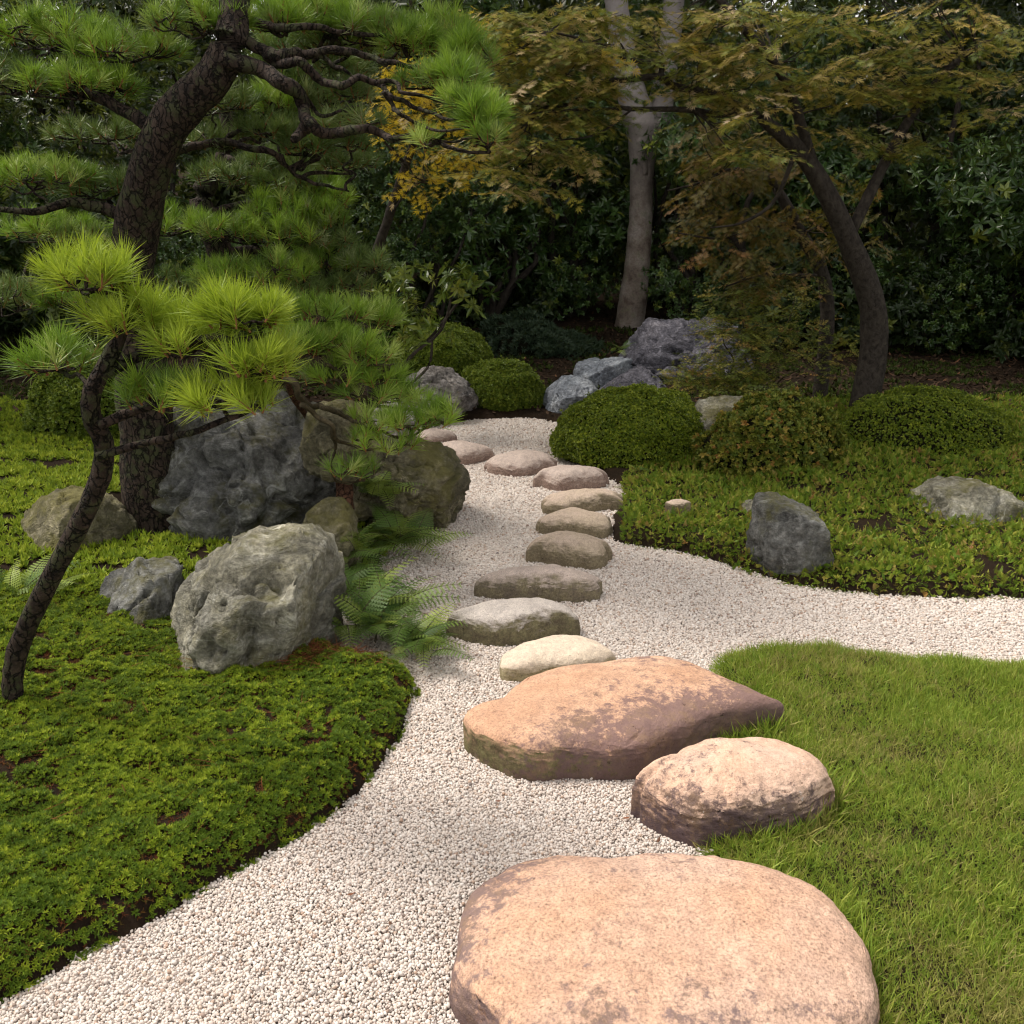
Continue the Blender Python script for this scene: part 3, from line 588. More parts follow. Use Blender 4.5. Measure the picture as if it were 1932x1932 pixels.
rock([(1396, 990), (1402, 960), (1430, 946), (1480, 948), (1500, 975), (1490, 1005), (1420, 1005)], 4.95, .2, M['rock_pale'],
     'low mossy stone behind the narrow grey rock', cuts=8, seed=73, amp=.9, sub=5)
rock([(-40, 1130), (-10, 1010), (70, 930), (160, 920), (235, 990), (262, 1090), (240, 1200), (100, 1230), (-20, 1210)], 4.3, .45, M['rock_green'],
     'rounded mossy boulder standing left of the huge dark crag', cuts=10, seed=81, amp=1., strata=(.4, .2, 1))
rock([(1720, 1010), (1740, 940), (1800, 905), (1880, 910), (1950, 960), (1980, 1050), (1900, 1085), (1760, 1075)], 4.9, .4, M['rock_pale'],
     'pale squat rock beyond the right end of the gravel', cuts=9, seed=83, amp=1., sub=5)

# ---------------------------------------------------------------- ground stuff: pebbles, moss, grass, creeping cover
def pebble(seed):
    q = np.random.RandomState(seed); V, F = ico(1); V = V*np.array([1, q.uniform(.78, 1), q.uniform(.66, .85)])
    for k in range(4):
        d = q.normal(size=3); d /= np.linalg.norm(d); ov = V@d-.62; V = V-d*np.where(ov > 0, ov, 0)[:, None]
    V = V*(1+.12*q.normal(size=(len(V), 1))); return src('pebble', mkmesh('pebble', V, F, M['pebble'], smooth=seed % 2 == 0))
PB = [pebble(i) for i in range(6)]
pts = []
for y0, y1, sp in ((.7, 1.3, .0085), (1.3, 2.6, .0063), (2.6, 3.6, .0070), (3.6, 5.0, .0085), (5.0, 6.5, .0105), (6.5, 8.6, .013)):
    X, Y = jgrid(-2.4, 4.4, y0, y1, sp); m = inframe(X, Y) & (sdf(X, Y, GRAVS) < .03+.02*noise(np.stack([X, Y, X*0], 1)*9))
    X, Y = X[m], Y[m]; pts.append(np.stack([X, Y, np.full(len(X), -.0085)+.003*R.rand(len(X))+.5*(sp-.006), np.full(len(X), sp)], 1))
PP = np.vstack(pts); keep = np.ones(len(PP), bool)
for poly in STONES: keep &= ~inpoly(PP[:, 0], PP[:, 1], poly)
PP = PP[keep]
# a second, looser layer lying on top
k2 = R.rand(len(PP)) < .22; top = PP[k2].copy(); top[:, :2] += R.normal(size=(len(top), 2))*.004; top[:, 2] += .0045
PP = np.vstack([PP, top]); PP[:, 2] += .006*noise(PP[:, :3]*np.array([2.5, 2.5, 0]))
n = len(PP); E_ = R.uniform(0, 6.28, (n, 3)); E_[:, 0] = R.normal(size=n)*.45; E_[:, 1] = R.normal(size=n)*.45
tag(scatter('gravel', PB, PP[:, :3], E_, PP[:, 3]*np.clip(np.exp(R.normal(size=n)*.24)*.74, .40, 1.2)), kind='stuff')
print('pebbles', n)

STMOSS = [star(13, .0115, .0029, M['moss'], s) for s in range(3)]; STDARK = [star(13, .0115, .0029, M['moss_dark'], s+3) for s in range(3)]
def region_points(x0, x1, y0, y1, s, cond, margin=.0):
    X, Y = jgrid(x0, x1, y0, y1, s); m = inframe(X, Y, 0, 90); X, Y = X[m], Y[m]; d = sdf(X, Y, GRAVS); m = (d > margin) & cond(X, Y, d); X, Y = X[m], Y[m]
    for poly in STONES:
        k = ~inpoly(X, Y, poly); X, Y = X[k], Y[k]
    return np.stack([X, Y, rise(X, Y)], 1)
BX = lambda X, Y: X < -.1*Y
P = region_points(-3.9, .2, 1.0, 4.0, .0082, lambda X, Y, d: BX(X, Y) & (Y < 3.75), -.012); 
cl = fbm(P*np.array([14, 14, 14]), 3); big = fbm(P*np.array([2.5, 2.5, 1])+9, 2); dense = cl+.5*big > -.55; g = sdf(P[:, 0], P[:, 1], GRAVS)
hum = .024*np.maximum(0, cl+.4)
Pm = P[dense]; Pm[:, 2] += hum[dense]
# outward lean at the cushion's edge
def lean(P, amt=.5):
    d0 = sdf(P[:, 0], P[:, 1], GRAVS); dx = sdf(P[:, 0]+.02, P[:, 1], GRAVS)-d0; dy = sdf(P[:, 0], P[:, 1]+.02, GRAVS)-d0
    gr = np.stack([-dx, -dy], 1)/.02; wt = np.clip(1-d0/.12, 0, 1)[:, None]*1.4; return np.concatenate([gr*wt+R.normal(size=(len(P), 2))*.3*amt*2, np.ones((len(P), 1))], 1)
hue = fbm(Pm*np.array([22, 22, 22])+4, 2)+.6*fbm(Pm*4+2, 2)+.25*R.normal(size=len(Pm))
for mm, ss in ((hue > .02, STMOSS), (hue <= .02, STDARK)):
    tag(scatter('moss', ss, Pm[mm], eul(lean(Pm[mm]), R.uniform(0, 6, mm.sum())), R.uniform(.7, 1.35, mm.sum())), kind='stuff')
Pr = P[(R.rand(len(P)) < .35) | ((fbm(P*3+6, 2) > .25) & (R.rand(len(P)) < .7))]; ST2 = [star(6, .016, .002, M['moss_rust'], s) for s in range(2)]
P2 = region_points(-6, .2, 3.7, 7.6, .030, lambda X, Y, d: BX(X, Y) & (Y > 3.72)); P2 = P2[fbm(P2*5, 2) > -.35]
tag(scatter('moss', STMOSS, P2, eul(lean(P2), R.uniform(0, 6, len(P2))), R.uniform(2.2, 4., len(P2))), kind='stuff')
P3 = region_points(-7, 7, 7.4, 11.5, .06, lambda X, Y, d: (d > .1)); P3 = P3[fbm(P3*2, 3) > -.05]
SH = [star(11, .0125, .0036, M['moss_shaded'], s+3) for s in range(3)]
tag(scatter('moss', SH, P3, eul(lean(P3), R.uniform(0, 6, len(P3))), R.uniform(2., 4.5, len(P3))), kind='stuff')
P4 = region_points(-7, 7, 6.8, 13, .07, lambda X, Y, d: (d > .05)); M['litter'] = leafmat('leaf_litter', [(0., (.03, .018, .012)), (.9, (.07, .045, .028)), (1., (.14, .07, .035))], .9, .1, 0); DLF = [oneleaf(.05, .022, M['litter'])]
tag(scatter('leaf_litter', DLF, P4+np.array([0, 0, .012]), np.stack([R.normal(size=len(P4))*.4, 1.5+R.normal(size=len(P4))*.3, R.uniform(0, 6, len(P4))], 1), R.uniform(.6, 1.5, len(P4))), kind='stuff')
gxy = np.stack([R.uniform(-2.2, 2.6, 1500), R.uniform(1.4, 7, 1500)], 1); gk = sdf(gxy[:, 0], gxy[:, 1], GRAVS) < -.05
for poly in STONES: gk &= ~inpoly(gxy[:, 0], gxy[:, 1], poly)
gk &= R.rand(1500) < np.clip(.15+.8*(gxy[:, 0] < -.1), 0, 1)*.5
gp = np.c_[gxy[gk], np.full(gk.sum(), .004)]; gd = R.normal(size=(len(gp), 3)); gd[:, 2] = .05
GN_ = [src('needle', mkmesh('needle', *blade_z(.05, .0016, .008), M['needle_litter']))]
tag(scatter('needle_litter', GN_, gp, eul(gd, R.uniform(0, 6, len(gp))), R.uniform(.4, 1., len(gp))), kind='stuff')
tag(scatter('moss', ST2, Pr, eul(lean(Pr), R.uniform(0, 6, len(Pr))), R.uniform(.5, 1., len(Pr))), kind='stuff')
# rust coloured needle litter at the foot of the pale boulder, and dry needles on the moss
NB = [src('needle', mkmesh('needle', *blade_z(.07, .0016, .006), M['needle_litter']))]
q = np.array([G(560, 1285)[:2]]); n = 1500
Xn = np.r_[R.normal(size=n)*.16+q[0, 0]-.02, R.uniform(-1.6, -.3, 260)]; Yn = np.r_[R.normal(size=n)*.05+q[0, 1]+.02, R.uniform(2.1, 3.3, 260)]
k_ = sdf(Xn, Yn, GRAVS) > .03; Xn, Yn = Xn[k_], Yn[k_]; Pn = np.stack([Xn, Yn, rise(Xn, Yn)+.018], 1)
dn = R.normal(size=(len(Pn), 3)); dn[:, 2] = np.abs(dn[:, 2])*.15
tag(scatter('needle_litter', NB, Pn, eul(dn, R.uniform(0, 6, len(Pn))), R.uniform(.6, 1.2, len(Pn))), kind='stuff')

COV = [sprig(M['cover'], s, .030) for s in range(3)]+[star(7, .015, .007, M['cover'], 5)]
P = region_points(.3, 5.8, 3.3, 7.6, .0165, lambda X, Y, d: (X > .12*Y) & (Y > 3.62), -.015)
cl = fbm(P*np.array([5, 5, 5]), 3); P[:, 2] += .045*np.maximum(cl, -.4)+R.uniform(-.012, .02, len(P)); P = P[(R.rand(len(P)) < .96) & (cl > -.55)]
tag(scatter('ground_cover', COV, P, eul(lean(P, .9), R.uniform(0, 6, len(P))), R.uniform(.8, 1.5, len(P))), kind='stuff')
GR = []
for s in range(4):
    q_ = random.Random(s); b = MB()
    for i in range(7):
        V, F = blade_z(q_.uniform(.02, .05), .0026, q_.uniform(-.004, .025)); b.add(rot_to(V, rdir(q_.uniform(0, 6.3), radians(q_.uniform(5, 50))), q_.uniform(0, 6))+np.array([q_.uniform(-.006, .006), q_.uniform(-.006, .006), 0]), F)
    GR.append(src('grass_tuft', b.mesh('grass_tuft', [M['grass']])))
P = region_points(.4, 4.4, .7, 3.62, .0105, lambda X, Y, d: (X > .35) & (Y < 3.62))
sc = R.uniform(.5, 1.0, len(P)); sd_ = np.full(len(P), 9.)
for poly in STONES[:3]: sd_ = np.minimum(sd_, sdf(P[:, 0], P[:, 1], poly))
sc = sc*np.where(sd_ < .035, 1.7, 1.)
GD = [src('grass_tuft', mkmesh('grass_tuft', *[(np.array([v.co[:] for v in g.data.vertices])), [tuple(p_.vertices) for p_ in g.data.polygons]], M['grass_dry'])) for g in GR]
dry = (fbm(P*2.2+3, 3)+.35*R.normal(size=len(P))) > .28; P[:, 2] += .012*noise(P*6)
for mm, ss in ((~dry, GR), (dry, GD)):
    tag(scatter('grass', ss, P[mm], eul(lean(P[mm], .7), R.uniform(0, 6, mm.sum())), sc[mm]*(1+.45*fbm(P[mm]*4, 2))), kind='stuff')
print('grass', len(P))
# fallen leaves on the gravel
dl = oneleaf(.022, .009, M['dead_leaf']).data
for i, (a, b_, lb) in enumerate([(1175, 1545, 'small curled rust brown leaf on the gravel between the near slabs'), (1240, 1592, 'dark dry leaf on the gravel behind the nearest slab'), (1213, 1500, 'tiny red brown leaf on the gravel by the spotted stone'),
                                 (945, 1512, 'orange brown leaf lying in front of the wide stained slab'), (735, 1740, 'orange leaf scrap on open gravel halfway across'), (655, 2020-330, 'tan leaf scrap on the gravel near the moss bed')]):
    g_ = G(a, b_); o = put('fallen_leaf', dl, loc=(g_[0], g_[1], .004)); o.rotation_euler = (.2, 1.45, i*1.3); tag(o, lb, 'leaf', 'fallen leaves on the gravel')

# ---------------------------------------------------------------- clipped azaleas
def az_src(mat, L=.0105, W=.0052, n=10, k=3): return [star(n, L, W, mat, 20+s, pol=(10, 80)) for s in range(k)]
AZ, AZR, RU = az_src(M['azalea']), az_src(M['azalea_rear'], .017, .008), az_src(M['rusty_leaf'], .022, .010, 8)
def dome(name, px, Yd, T, srcs, n, label, cat='shrub', group=None, rough=.024, sizes=(.7, 1.5), bumps=.045, holes=-.85, inner=M['inner']):
    c, th, rr = outline_radius(px, Yd); root = empty(name, (c[0], Yd, 0.02), label, cat, group); B = np.array(root.location)
    def surf(V):
        a = np.arctan2(V[:, 2], V[:, 0]); rad = np.interp(a, np.r_[th-2*pi, th, th+2*pi], np.r_[rr, rr, rr]); cp = np.sqrt(np.maximum(0, 1-V[:, 1]**2))
        U = np.stack([np.cos(a)*cp**.9*rad, V[:, 1]*T, np.sin(a)*cp**.9*rad], 1); U *= (1+bumps*fbm(U*5+c[0], 3)/max(rr.mean(), .2))[:, None]; return U+np.array([c[0], Yd, c[1]])
    V = R.normal(size=(int(n*1.5), 3)); V /= np.linalg.norm(V, axis=1)[:, None]; nn = V/np.array([1, T/rr.mean(), 1]); W = surf(V)
    dep = R.rand(len(V))**1.5; keep = (W[:, 2] > .03) & (fbm(W*6, 2) > holes); W, nn, dep = W[keep], nn[keep], dep[keep]; nn /= np.linalg.norm(nn, axis=1)[:, None]
    W = W-nn*(dep*rough*2.2-rough*.4)[:, None]+nn*((R.rand(len(W)) < .02)*R.uniform(.01, .035, len(W)))[:, None]; d = nn+R.normal(size=nn.shape)*.35; d[:, 2] += .25
    scatter('foliage', srcs, W-B, eul(d, R.uniform(0, 6, len(W))), R.uniform(*sizes, len(W)), root)
    iv, iF = ico(4); put('shade_core', mkmesh('shade_core', (surf(iv)-np.array([c[0], Yd, c[1]]))*.93+np.array([c[0], Yd, c[1]])-B, iF, inner, smooth=True), root)  # solid dark core added under the leaves, in place of inner shade
    b = MB()
    for i in range(7):
        a = i*.9+.3; b.tube([(0, 0, -.06), (.12*cos(a)*rr.mean(), .12*sin(a)*T, .12), (.55*cos(a)*rr.mean(), .55*sin(a)*T, c[1]*.9)], [.014, .011, .006], 6)
    put('stem', b.mesh('stem', [M['twig']]), root); return root
CL = 'clipped azalea domes round the gravel'
dome('azalea_shrub', [(1040, 832), (1052, 800), (1085, 768), (1130, 745), (1190, 735), (1250, 737), (1305, 758), (1330, 800), (1335, 850), (1318, 900), (1270, 930), (1180, 938), (1110, 915), (1062, 872)], 6.45, .48, AZ, 38000,
     'largest clipped azalea, a bright green dome right of the stepping stones', group=CL)
dome('azalea_shrub', [(735, 690), (745, 645), (785, 622), (830, 614), (875, 622), (910, 645), (926, 680), (915, 715), (870, 735), (780, 735)], 8.95, .5, AZR, 20000,
     'wide dark green clipped azalea dome behind the brownish wrinkled rock', group=CL, sizes=(1., 1.5))
dome('azalea_shrub', [(875, 720), (890, 695), (935, 683), (985, 688), (1015, 712), (1024, 745), (1010, 780), (970, 796), (915, 790), (890, 760)], 8.15, .34, AZR, 15000,
     'small round clipped azalea at the far end of the gravel', group=CL)
dome('azalea_shrub', [(1560, 900), (1580, 800), (1680, 740), (1800, 735), (1900, 790), (1940, 880), (1900, 960), (1700, 985), (1590, 960)], 6.3, .5, AZ, 22000,
     'broad clipped azalea beyond the gravel at the far right', group=CL)
dome('azalea_shrub', [(60, 800), (90, 700), (180, 660), (270, 680), (310, 760), (290, 850), (180, 880), (80, 870)], 6.9, .5, AZR, 13000,
     'clipped azalea dome behind the left boulders', group=CL, sizes=(1., 1.5))
dome('rusty_shrub', [(1318, 890), (1325, 845), (1362, 800), (1395, 765), (1450, 745), (1530, 760), (1580, 830), (1570, 910), (1480, 940), (1370, 930)], 5.95, .32, RU, 11000,
     'loose shrub with rusty green leaves growing over the mossy stone', rough=.05, bumps=.10, holes=-.45)
dome('juniper_shrub', [(905, 680), (915, 620), (950, 598), (1010, 600), (1050, 625), (1100, 640), (1150, 665), (1160, 700), (1080, 730), (950, 730)], 10.4, .55, az_src(M['bluegreen'], .05, .009, 12), 5500,
     'low dark blue green shrub in the shade before the tall trunk', rough=.07, bumps=.16, holes=-.4)

# ---------------------------------------------------------------- ferns
def frond(seed, L=.36, np_=15, W=.098):
    q = random.Random(seed); b = MB(); ts = np.linspace(0, 1, 9); f = lambda t: np.array([L*(.30*t+.52*t**2), 0, L*(.72*t-.42*t**2.2)])
    b.tube([f(t) for t in ts], np.linspace(.0022, .0008, 9), 4, 1)
    for i in range(np_):
        t = .20+.78*i/np_; wl = W*min(1, (t-.05)*3.6)*(1.06-t)**.75+.005; p = f(t); tg = f(min(1, t+.02))-f(t-.02); tg /= np.linalg.norm(tg)
        for sd in (-1, 1):
            dr = np.array([0, sd, 0])+tg*.38+np.array([0, 0, -.22]); dr /= np.linalg.norm(dr); ll = wl*q.uniform(.88, 1.05); nrm = np.cross(dr, tg)*sd
            for j in range(6):                            # little pinnules along each pinna
                s = .08+.88*j/6; c = p+dr*ll*s; wl2 = min(ll*.22, .0115)*(1-s*.6)
                for s2 in (-1, 1):
                    e = tg*s2; V = [c-dr*ll*.07, c+dr*ll*.085, c+e*wl2+dr*ll*.10]; b.add(V, [(0, 1, 2)], 0)
            b.add([p, p+dr*ll*.5+tg*.0012, p+dr*ll, p+dr*ll*.5-tg*.0012], [(0, 1, 2, 3)], 0)
    return b.mesh('frond', [M['fern'], M['twig']])
FR = [frond(s) for s in range(4)]
def fern(px, py, Yb, n, label, size=1., z=0., az0=0., arc=2*pi, tilt=0.):
    g_ = D(px, py, Yb); g_[2] = z; root = empty('fern', g_, label, 'fern', 'ferns between the boulders and the gravel')
    for i in range(n):
        o = bpy.data.objects.new('frond', FR[i % 4]); o.parent = root; s = size*rnd.uniform(.65, 1.1); o.scale = (s, s*rnd.uniform(.85, 1.1), s)
        o.location = (rnd.gauss(0, .06)*size, rnd.gauss(0, .05)*size, 0); o.rotation_euler = (rnd.uniform(-.35, .35), rnd.uniform(-.35, .45)+tilt, az0+arc*(i+rnd.random()*.7)/n); COL.objects.link(o)
fern(700, 1232, 3.45, 40, 'fern spreading over the gravel in front of the pale boulder', 1.05, .05, -1.9, 5.2)
fern(780, 1245, 3.32, 30, 'bright low fern at the right tip of the moss bed', .72, .03, -2.2, 5)
fern(672, 1150, 3.85, 30, 'light green fern in the gap right of the pale boulder', .85, .05, -2, 4.2)
fern(648, 1085, 4.0, 18, 'pale green upright fern against the side of the pale boulder', .8, .14, -1.8, 4.2, -.2)
fern(735, 1035, 4.42, 32, 'dark green fern below the olive mossy boulder', 1.0, .06, -2.2, 4.6)
fern(700, 975, 4.62, 18, 'deep green fern in the shadow by the pine trunk', .85, .25, -2.2, 4.2)
fern(690, 905, 4.75, 5, 'small fern with one arching frond on the olive boulder', .55, .62, -1.0, 2.2)
fern(640, 780, 5.9, 8, 'small dim fern behind the low pine branch', .8, .3, -2, 4)
fern(1205, 905, 5.75, 6, 'tiny light green fern at the edge of the ground cover', .35, .08, 0, 6)
fern(1170, 700, 8.6, 7, 'small dark fern growing on the blue grey rocks', .6, .42, -2.5, 4)
fern(60, 1260, 3.6, 12, 'wide fern in front of the rounded left boulder', .9, .1, -2.5, 5)

# ---------------------------------------------------------------- pines
PT = {'u': [pine_tuft(48, .092, .0026, M['pine'], s+60, (4, 50)) for s in range(3)], 'n': [pine_tuft(58, .086, .0027, M['pine'], s, (8, 60)) for s in range(3)]+[pine_tuft(40, .075, .0027, M['pine_dark'], 31), pine_tuft(64, .09, .0025, M['pine'], 32, (5, 45))], 'd': [pine_tuft(54, .080, .0027, M['pine_dark'], s+5) for s in range(3)],
      'b': [pine_tuft(80, .082, .0024, M['pine_bright'], s+9, (8, 62)) for s in range(2)]}
def pxpath(pts, Y0, Y1=None):
    Y1 = Y0 if Y1 is None else Y1; n = len(pts); return np.array([D(a, b, Y0+(Y1-Y0)*i/(n-1)+(.05*sin(i*2.1))) for i, (a, b) in enumerate(pts)])
def wig(a, b, n=5, amp=.08, q=rnd):
    a, b = np.asarray(a), np.asarray(b); L = np.linalg.norm(b-a); P = [a+(b-a)*t+(np.array([q.gauss(0, 1), q.gauss(0, 1), q.gauss(0, .7)])*amp*L*sin(pi*t)) for t in np.linspace(0, 1, n)]; return np.array(P)
def pine(label, base, trunk, tr, limbs, pads, nparts, bark, cat='pine tree', dens=1.):
    root = empty('pine_tree', base, label, cat); B = np.array(base, float)
    lb = M['twig'] if bark is M['pine_bark_red'] else bark
    t = MB(); tp = crom(trunk, 6); t.tube(tp, np.interp(np.linspace(0, 1, len(tp)), np.linspace(0, 1, len(tr)), tr), 14, 0, .16); put('trunk', t.mesh('trunk', [bark], True, B), root)
    allp = [tp]
    for P, r0, r1 in limbs:
        q = crom(P, 5); q = q+fbm(q*9, 2)[:, None]*.012; b = MB(); b.tube(q, np.linspace(r0, r1, len(q))**1., 9, 0, .2); put('branch', b.mesh('branch', [lb], True, B), root); allp.append(q)
    allp = np.vstack(allp); tw = MB(); P_, D_, S_ = [], [], []; K = {'n': [], 'd': [], 'b': []}; kinds = []
    for (a, b_, rx, ry, Yd, n, kd) in pads:
        n, ry = (int(n*dens), ry*(1.35 if dens > 1 else 1)) if 480 < a < 960 else (n, ry)
        c = D(a, b_, Yd); sc = Yd/FPX/cos(PITCH)*1.02; ex, ez, ey = rx*sc, ry*sc, max(rx*sc*.75, .12)
        hub = c-np.array([0, 0, ez*.75]); j = np.argmin(np.linalg.norm((allp-hub)*np.array([1, 1, 1.3]), axis=1)); L = np.linalg.norm(allp[j]-hub)
        q = crom(wig(allp[j], hub, 6, .09), 3); tw.tube(q, np.linspace(min(.016, .006+.008*L), .005, len(q)), 6, 0, .15)
        m = max(3, n//7); sub = []
        for i in range(m):
            az = 2*pi*i/m+rnd.random(); r = rnd.uniform(.35, .8); s = hub+np.array([cos(az)*ex*r, sin(az)*ey*r, ez*rnd.uniform(.1, .9)]); sub.append(s)
            tw.tube(crom(wig(hub, s, 4, .14), 2), [.0048]*1+list(np.linspace(.0045, .003, 6)), 5, 0)
        for i in range(n):
            az = rnd.uniform(0, 2*pi); r = rnd.random()**.5; p = c+np.array([cos(az)*ex*r, sin(az)*ey*r, ez*((1-r*r)**.5*rnd.uniform(-.2, 1)-.25)])
            s = min(sub, key=lambda z: np.linalg.norm(z-p)); tw.tube([s, (s+p)/2-np.array([0, 0, .012]), p], [.003, .0026, .0022], 4, 0)
            d = (p-s)/(np.linalg.norm(p-s)+1e-6)*.7+np.array([rnd.gauss(0, .3), rnd.gauss(0, .3), .85]); P_.append(p); D_.append(d); S_.append(rnd.uniform(.75, 1.12)); kinds.append(kd)
    put('twigs', tw.mesh('twigs', [lb], False, B), root)['kind'] = 'stuff'
    P_, D_, S_, kinds = np.array(P_), np.array(D_), np.array(S_), np.array(kinds); E = eul(D_, R.uniform(0, 6, len(P_))); ks = sorted(set(kinds))
    for kd in ks:
        m = kinds == kd; foliage(root, PT[kd], P_[m], E[m], S_[m], 'needle_tuft', int(nparts*m.mean()), 'needles')
    return len(P_)

# upper pine: trunk left of the traced limbs
Yp = 4.1
tr0 = [tuple(G(250, 1010))[:2]+(-.1,), D(268, 700, 4.55), D(250, 480, 4.5), D(310, 250, 4.3), D(420, 120, 4.2), D(440, -30, 4.3), D(400, -250, 4.4), D(450, -450, 4.5)]
tr0[0] = np.array([tr0[1][0]-.05, 4.6, -.1])
limbs = [(pxpath([(415, 110), (496, 130), (532, 155), (557, 177), (569, 208), (583, 233), (605, 247), (632, 252), (666, 245), (691, 242), (715, 257), (739, 262), (776, 259), (812, 264), (861, 284), (922, 290)], 4.15, 3.95), .034, .006),
         (pxpath([(583, 233), (572, 246), (556, 262)], 4.05), .03, .016),
         (pxpath([(430, 60), (496, 92), (520, 104), (545, 99), (581, 101), (618, 96), (655, 96), (690, 107), (740, 119), (775, 126), (830, 132), (900, 138)], 4.2, 4.3), .026, .005),
         (pxpath([(500, 100), (520, 116), (557, 118), (586, 133), (610, 155), (647, 160), (678, 145), (710, 157), (734, 181), (764, 194), (800, 208), (849, 222), (885, 223)], 4.2, 4.0), .022, .005),
         (pxpath([(710, 157), (739, 157), (764, 172), (800, 179), (837, 191), (868, 199)], 4.05), .010, .004),
         (pxpath([(725, 172), (740, 200), (751, 211), (776, 225), (800, 240), (837, 245), (890, 242)], 4.0, 3.9), .010, .004),
         (pxpath([(588, 101), (618, 118), (642, 133), (666, 150)], 4.2), .010, .006),
         (pxpath([(560, 178), (590, 208), (613, 218), (642, 208), (666, 203), (691, 194)], 4.15, 4.4), .010, .004),
         (pxpath([(430, 30), (496, 48), (545, 52), (593, 50), (640, 60), (700, 66), (760, 75), (830, 70)], 4.3, 4.5), .02, .005),
         (pxpath([(812, 264), (850, 268), (890, 262), (925, 268)], 3.95), .006, .003),
         (pxpath([(290, 300), (400, 270), (496, 284), (530, 297), (560, 330), (620, 352), (660, 360)], 4.5, 4.6), .02, .004),
         (pxpath([(270, 420), (150, 380), (60, 400), (-60, 380)], 4.5, 4.4), .03, .008),
         (pxpath([(300, 250), (180, 180), (60, 150), (-60, 120)], 4.3, 4.5), .03, .008)]
pads = [(530, 38, 50, 24, 4.5, 32, 'n'), (620, 40, 60, 25, 4.6, 40, 'n'), (700, 52, 60, 26, 4.5, 42, 'n'), (770, 78, 55, 24, 4.5, 36, 'n'), (830, 66, 50, 28, 4.6, 36, 'n'), (890, 105, 42, 24, 4.4, 30, 'n'),
        (640, 85, 60, 14, 4.7, 22, 'd'), (860, 150, 50, 24, 4.2, 30, 'n'), (905, 215, 38, 26, 4.0, 26, 'n'), (870, 190, 34, 20, 4.1, 16, 'n'), (920, 255, 26, 22, 3.95, 14, 'n'), (800, 150, 40, 14, 4.3, 12, 'n'),
        (545, 150, 45, 20, 4.9, 26, 'd'), (600, 190, 50, 22, 4.9, 26, 'd'), (520, 195, 35, 22, 4.8, 24, 'n'), (660, 172, 40, 16, 4.7, 16, 'd'), (520, 245, 45, 22, 4.7, 24, 'd'), (690, 225, 30, 10, 4.3, 5, 'd'), (640, 235, 40, 12, 4.6, 10, 'd'),
        (810, 268, 30, 8, 3.95, 4, 'n'), (590, 275, 55, 18, 4.7, 22, 'd'), (660, 268, 40, 14, 4.7, 12, 'd'),
        (560, 90, 60, 22, 5.0, 26, 'd'), (640, 130, 60, 22, 5.1, 24, 'd'), (520, 120, 40, 26, 5.0, 22, 'd'), (570, 235, 60, 26, 5.1, 26, 'd'), (720, 100, 50, 14, 4.9, 14, 'd'), (660, 300, 50, 22, 5.1, 18, 'd'),
        (380, 40, 80, 30, 4.3, 50, 'n'), (240, 90, 90, 30, 4.4, 55, 'n'), (90, 60, 100, 34, 4.5, 60, 'n'), (150, 160, 100, 30, 4.4, 55, 'n'), (20, 150, 70, 30, 4.4, 34, 'd'), (400, 190, 70, 26, 4.6, 34, 'd'), (60, 330, 100, 32, 4.5, 55, 'n'), (170, 350, 80, 26, 4.6, 36, 'd'),
        (420, 260, 60, 24, 4.7, 28, 'd'), (200, 250, 90, 24, 4.8, 40, 'd')]
for i in range(10): pads.append((rnd.uniform(50, 850), rnd.uniform(-420, -40), rnd.uniform(70, 110), 30, rnd.uniform(4.2, 5.4), 30, 'n'))
n1 = pine('black pine whose bare twisted branches reach in from the upper left', tr0[0], tr0, [.15, .12, .10, .085, .07, .06, .05, .035], limbs, pads, 300, M['pine_bark'], dens=1.5)
# middle pine: layered pads
tb = np.array([D(400, 600, 5.8)[0], 5.8, -.1])
tr1 = [tb, D(395, 650, 5.7), D(420, 500, 5.6), D(380, 380, 5.6), D(430, 280, 5.7), D(420, 180, 5.7)]
limbs = [(pxpath([(400, 400), (470, 385), (540, 380), (600, 372), (660, 380)], 5.6, 5.4), .03, .007), (pxpath([(410, 480), (500, 470), (580, 470), (650, 500), (700, 512)], 5.6, 5.3), .03, .006),
         (pxpath([(425, 300), (500, 310), (560, 340), (620, 352)], 5.6, 5.4), .025, .006), (pxpath([(400, 430), (300, 430), (180, 450), (60, 440)], 5.6), .03, .008), (pxpath([(400, 600), (500, 570), (580, 560), (650, 560)], 5.5, 5.2), .026, .006)]
pads = [(520, 305, 60, 20, 5.4, 28, 'd'), (600, 320, 60, 18, 5.5, 26, 'd'), (545, 345, 60, 20, 5.3, 30, 'd'), (620, 372, 45, 22, 5.3, 30, 'n'), (530, 395, 55, 26, 5.2, 34, 'n'), (600, 412, 50, 24, 5.2, 30, 'n'), (540, 440, 60, 26, 5.1, 38, 'n'), (615, 455, 50, 22, 5.2, 26, 'd'),
        (690, 500, 48, 22, 5.2, 30, 'd'), (610, 495, 60, 24, 5.2, 34, 'n'), (530, 510, 50, 28, 5.0, 34, 'n'), (650, 535, 50, 18, 5.2, 22, 'd'), (570, 545, 60, 20, 5.1, 28, 'd'),
        (440, 330, 70, 24, 5.3, 34, 'd'), (430, 430, 70, 28, 5.1, 40, 'n'), (430, 520, 70, 28, 5.0, 40, 'n'), (320, 420, 80, 28, 5.2, 44, 'n'), (200, 440, 90, 28, 5.3, 46, 'd'), (80, 430, 90, 30, 5.3, 46, 'n'), (300, 540, 90, 30, 5.0, 44, 'd'), (170, 560, 100, 34, 5.2, 50, 'n'), (30, 560, 90, 34, 5.2, 44, 'd')]
pine('dense dark pine with layered needle pads at mid height on the left', tb, tr1, [.11, .09, .08, .06, .05, .03], limbs, pads, 300, M['pine_bark'], dens=1.35)
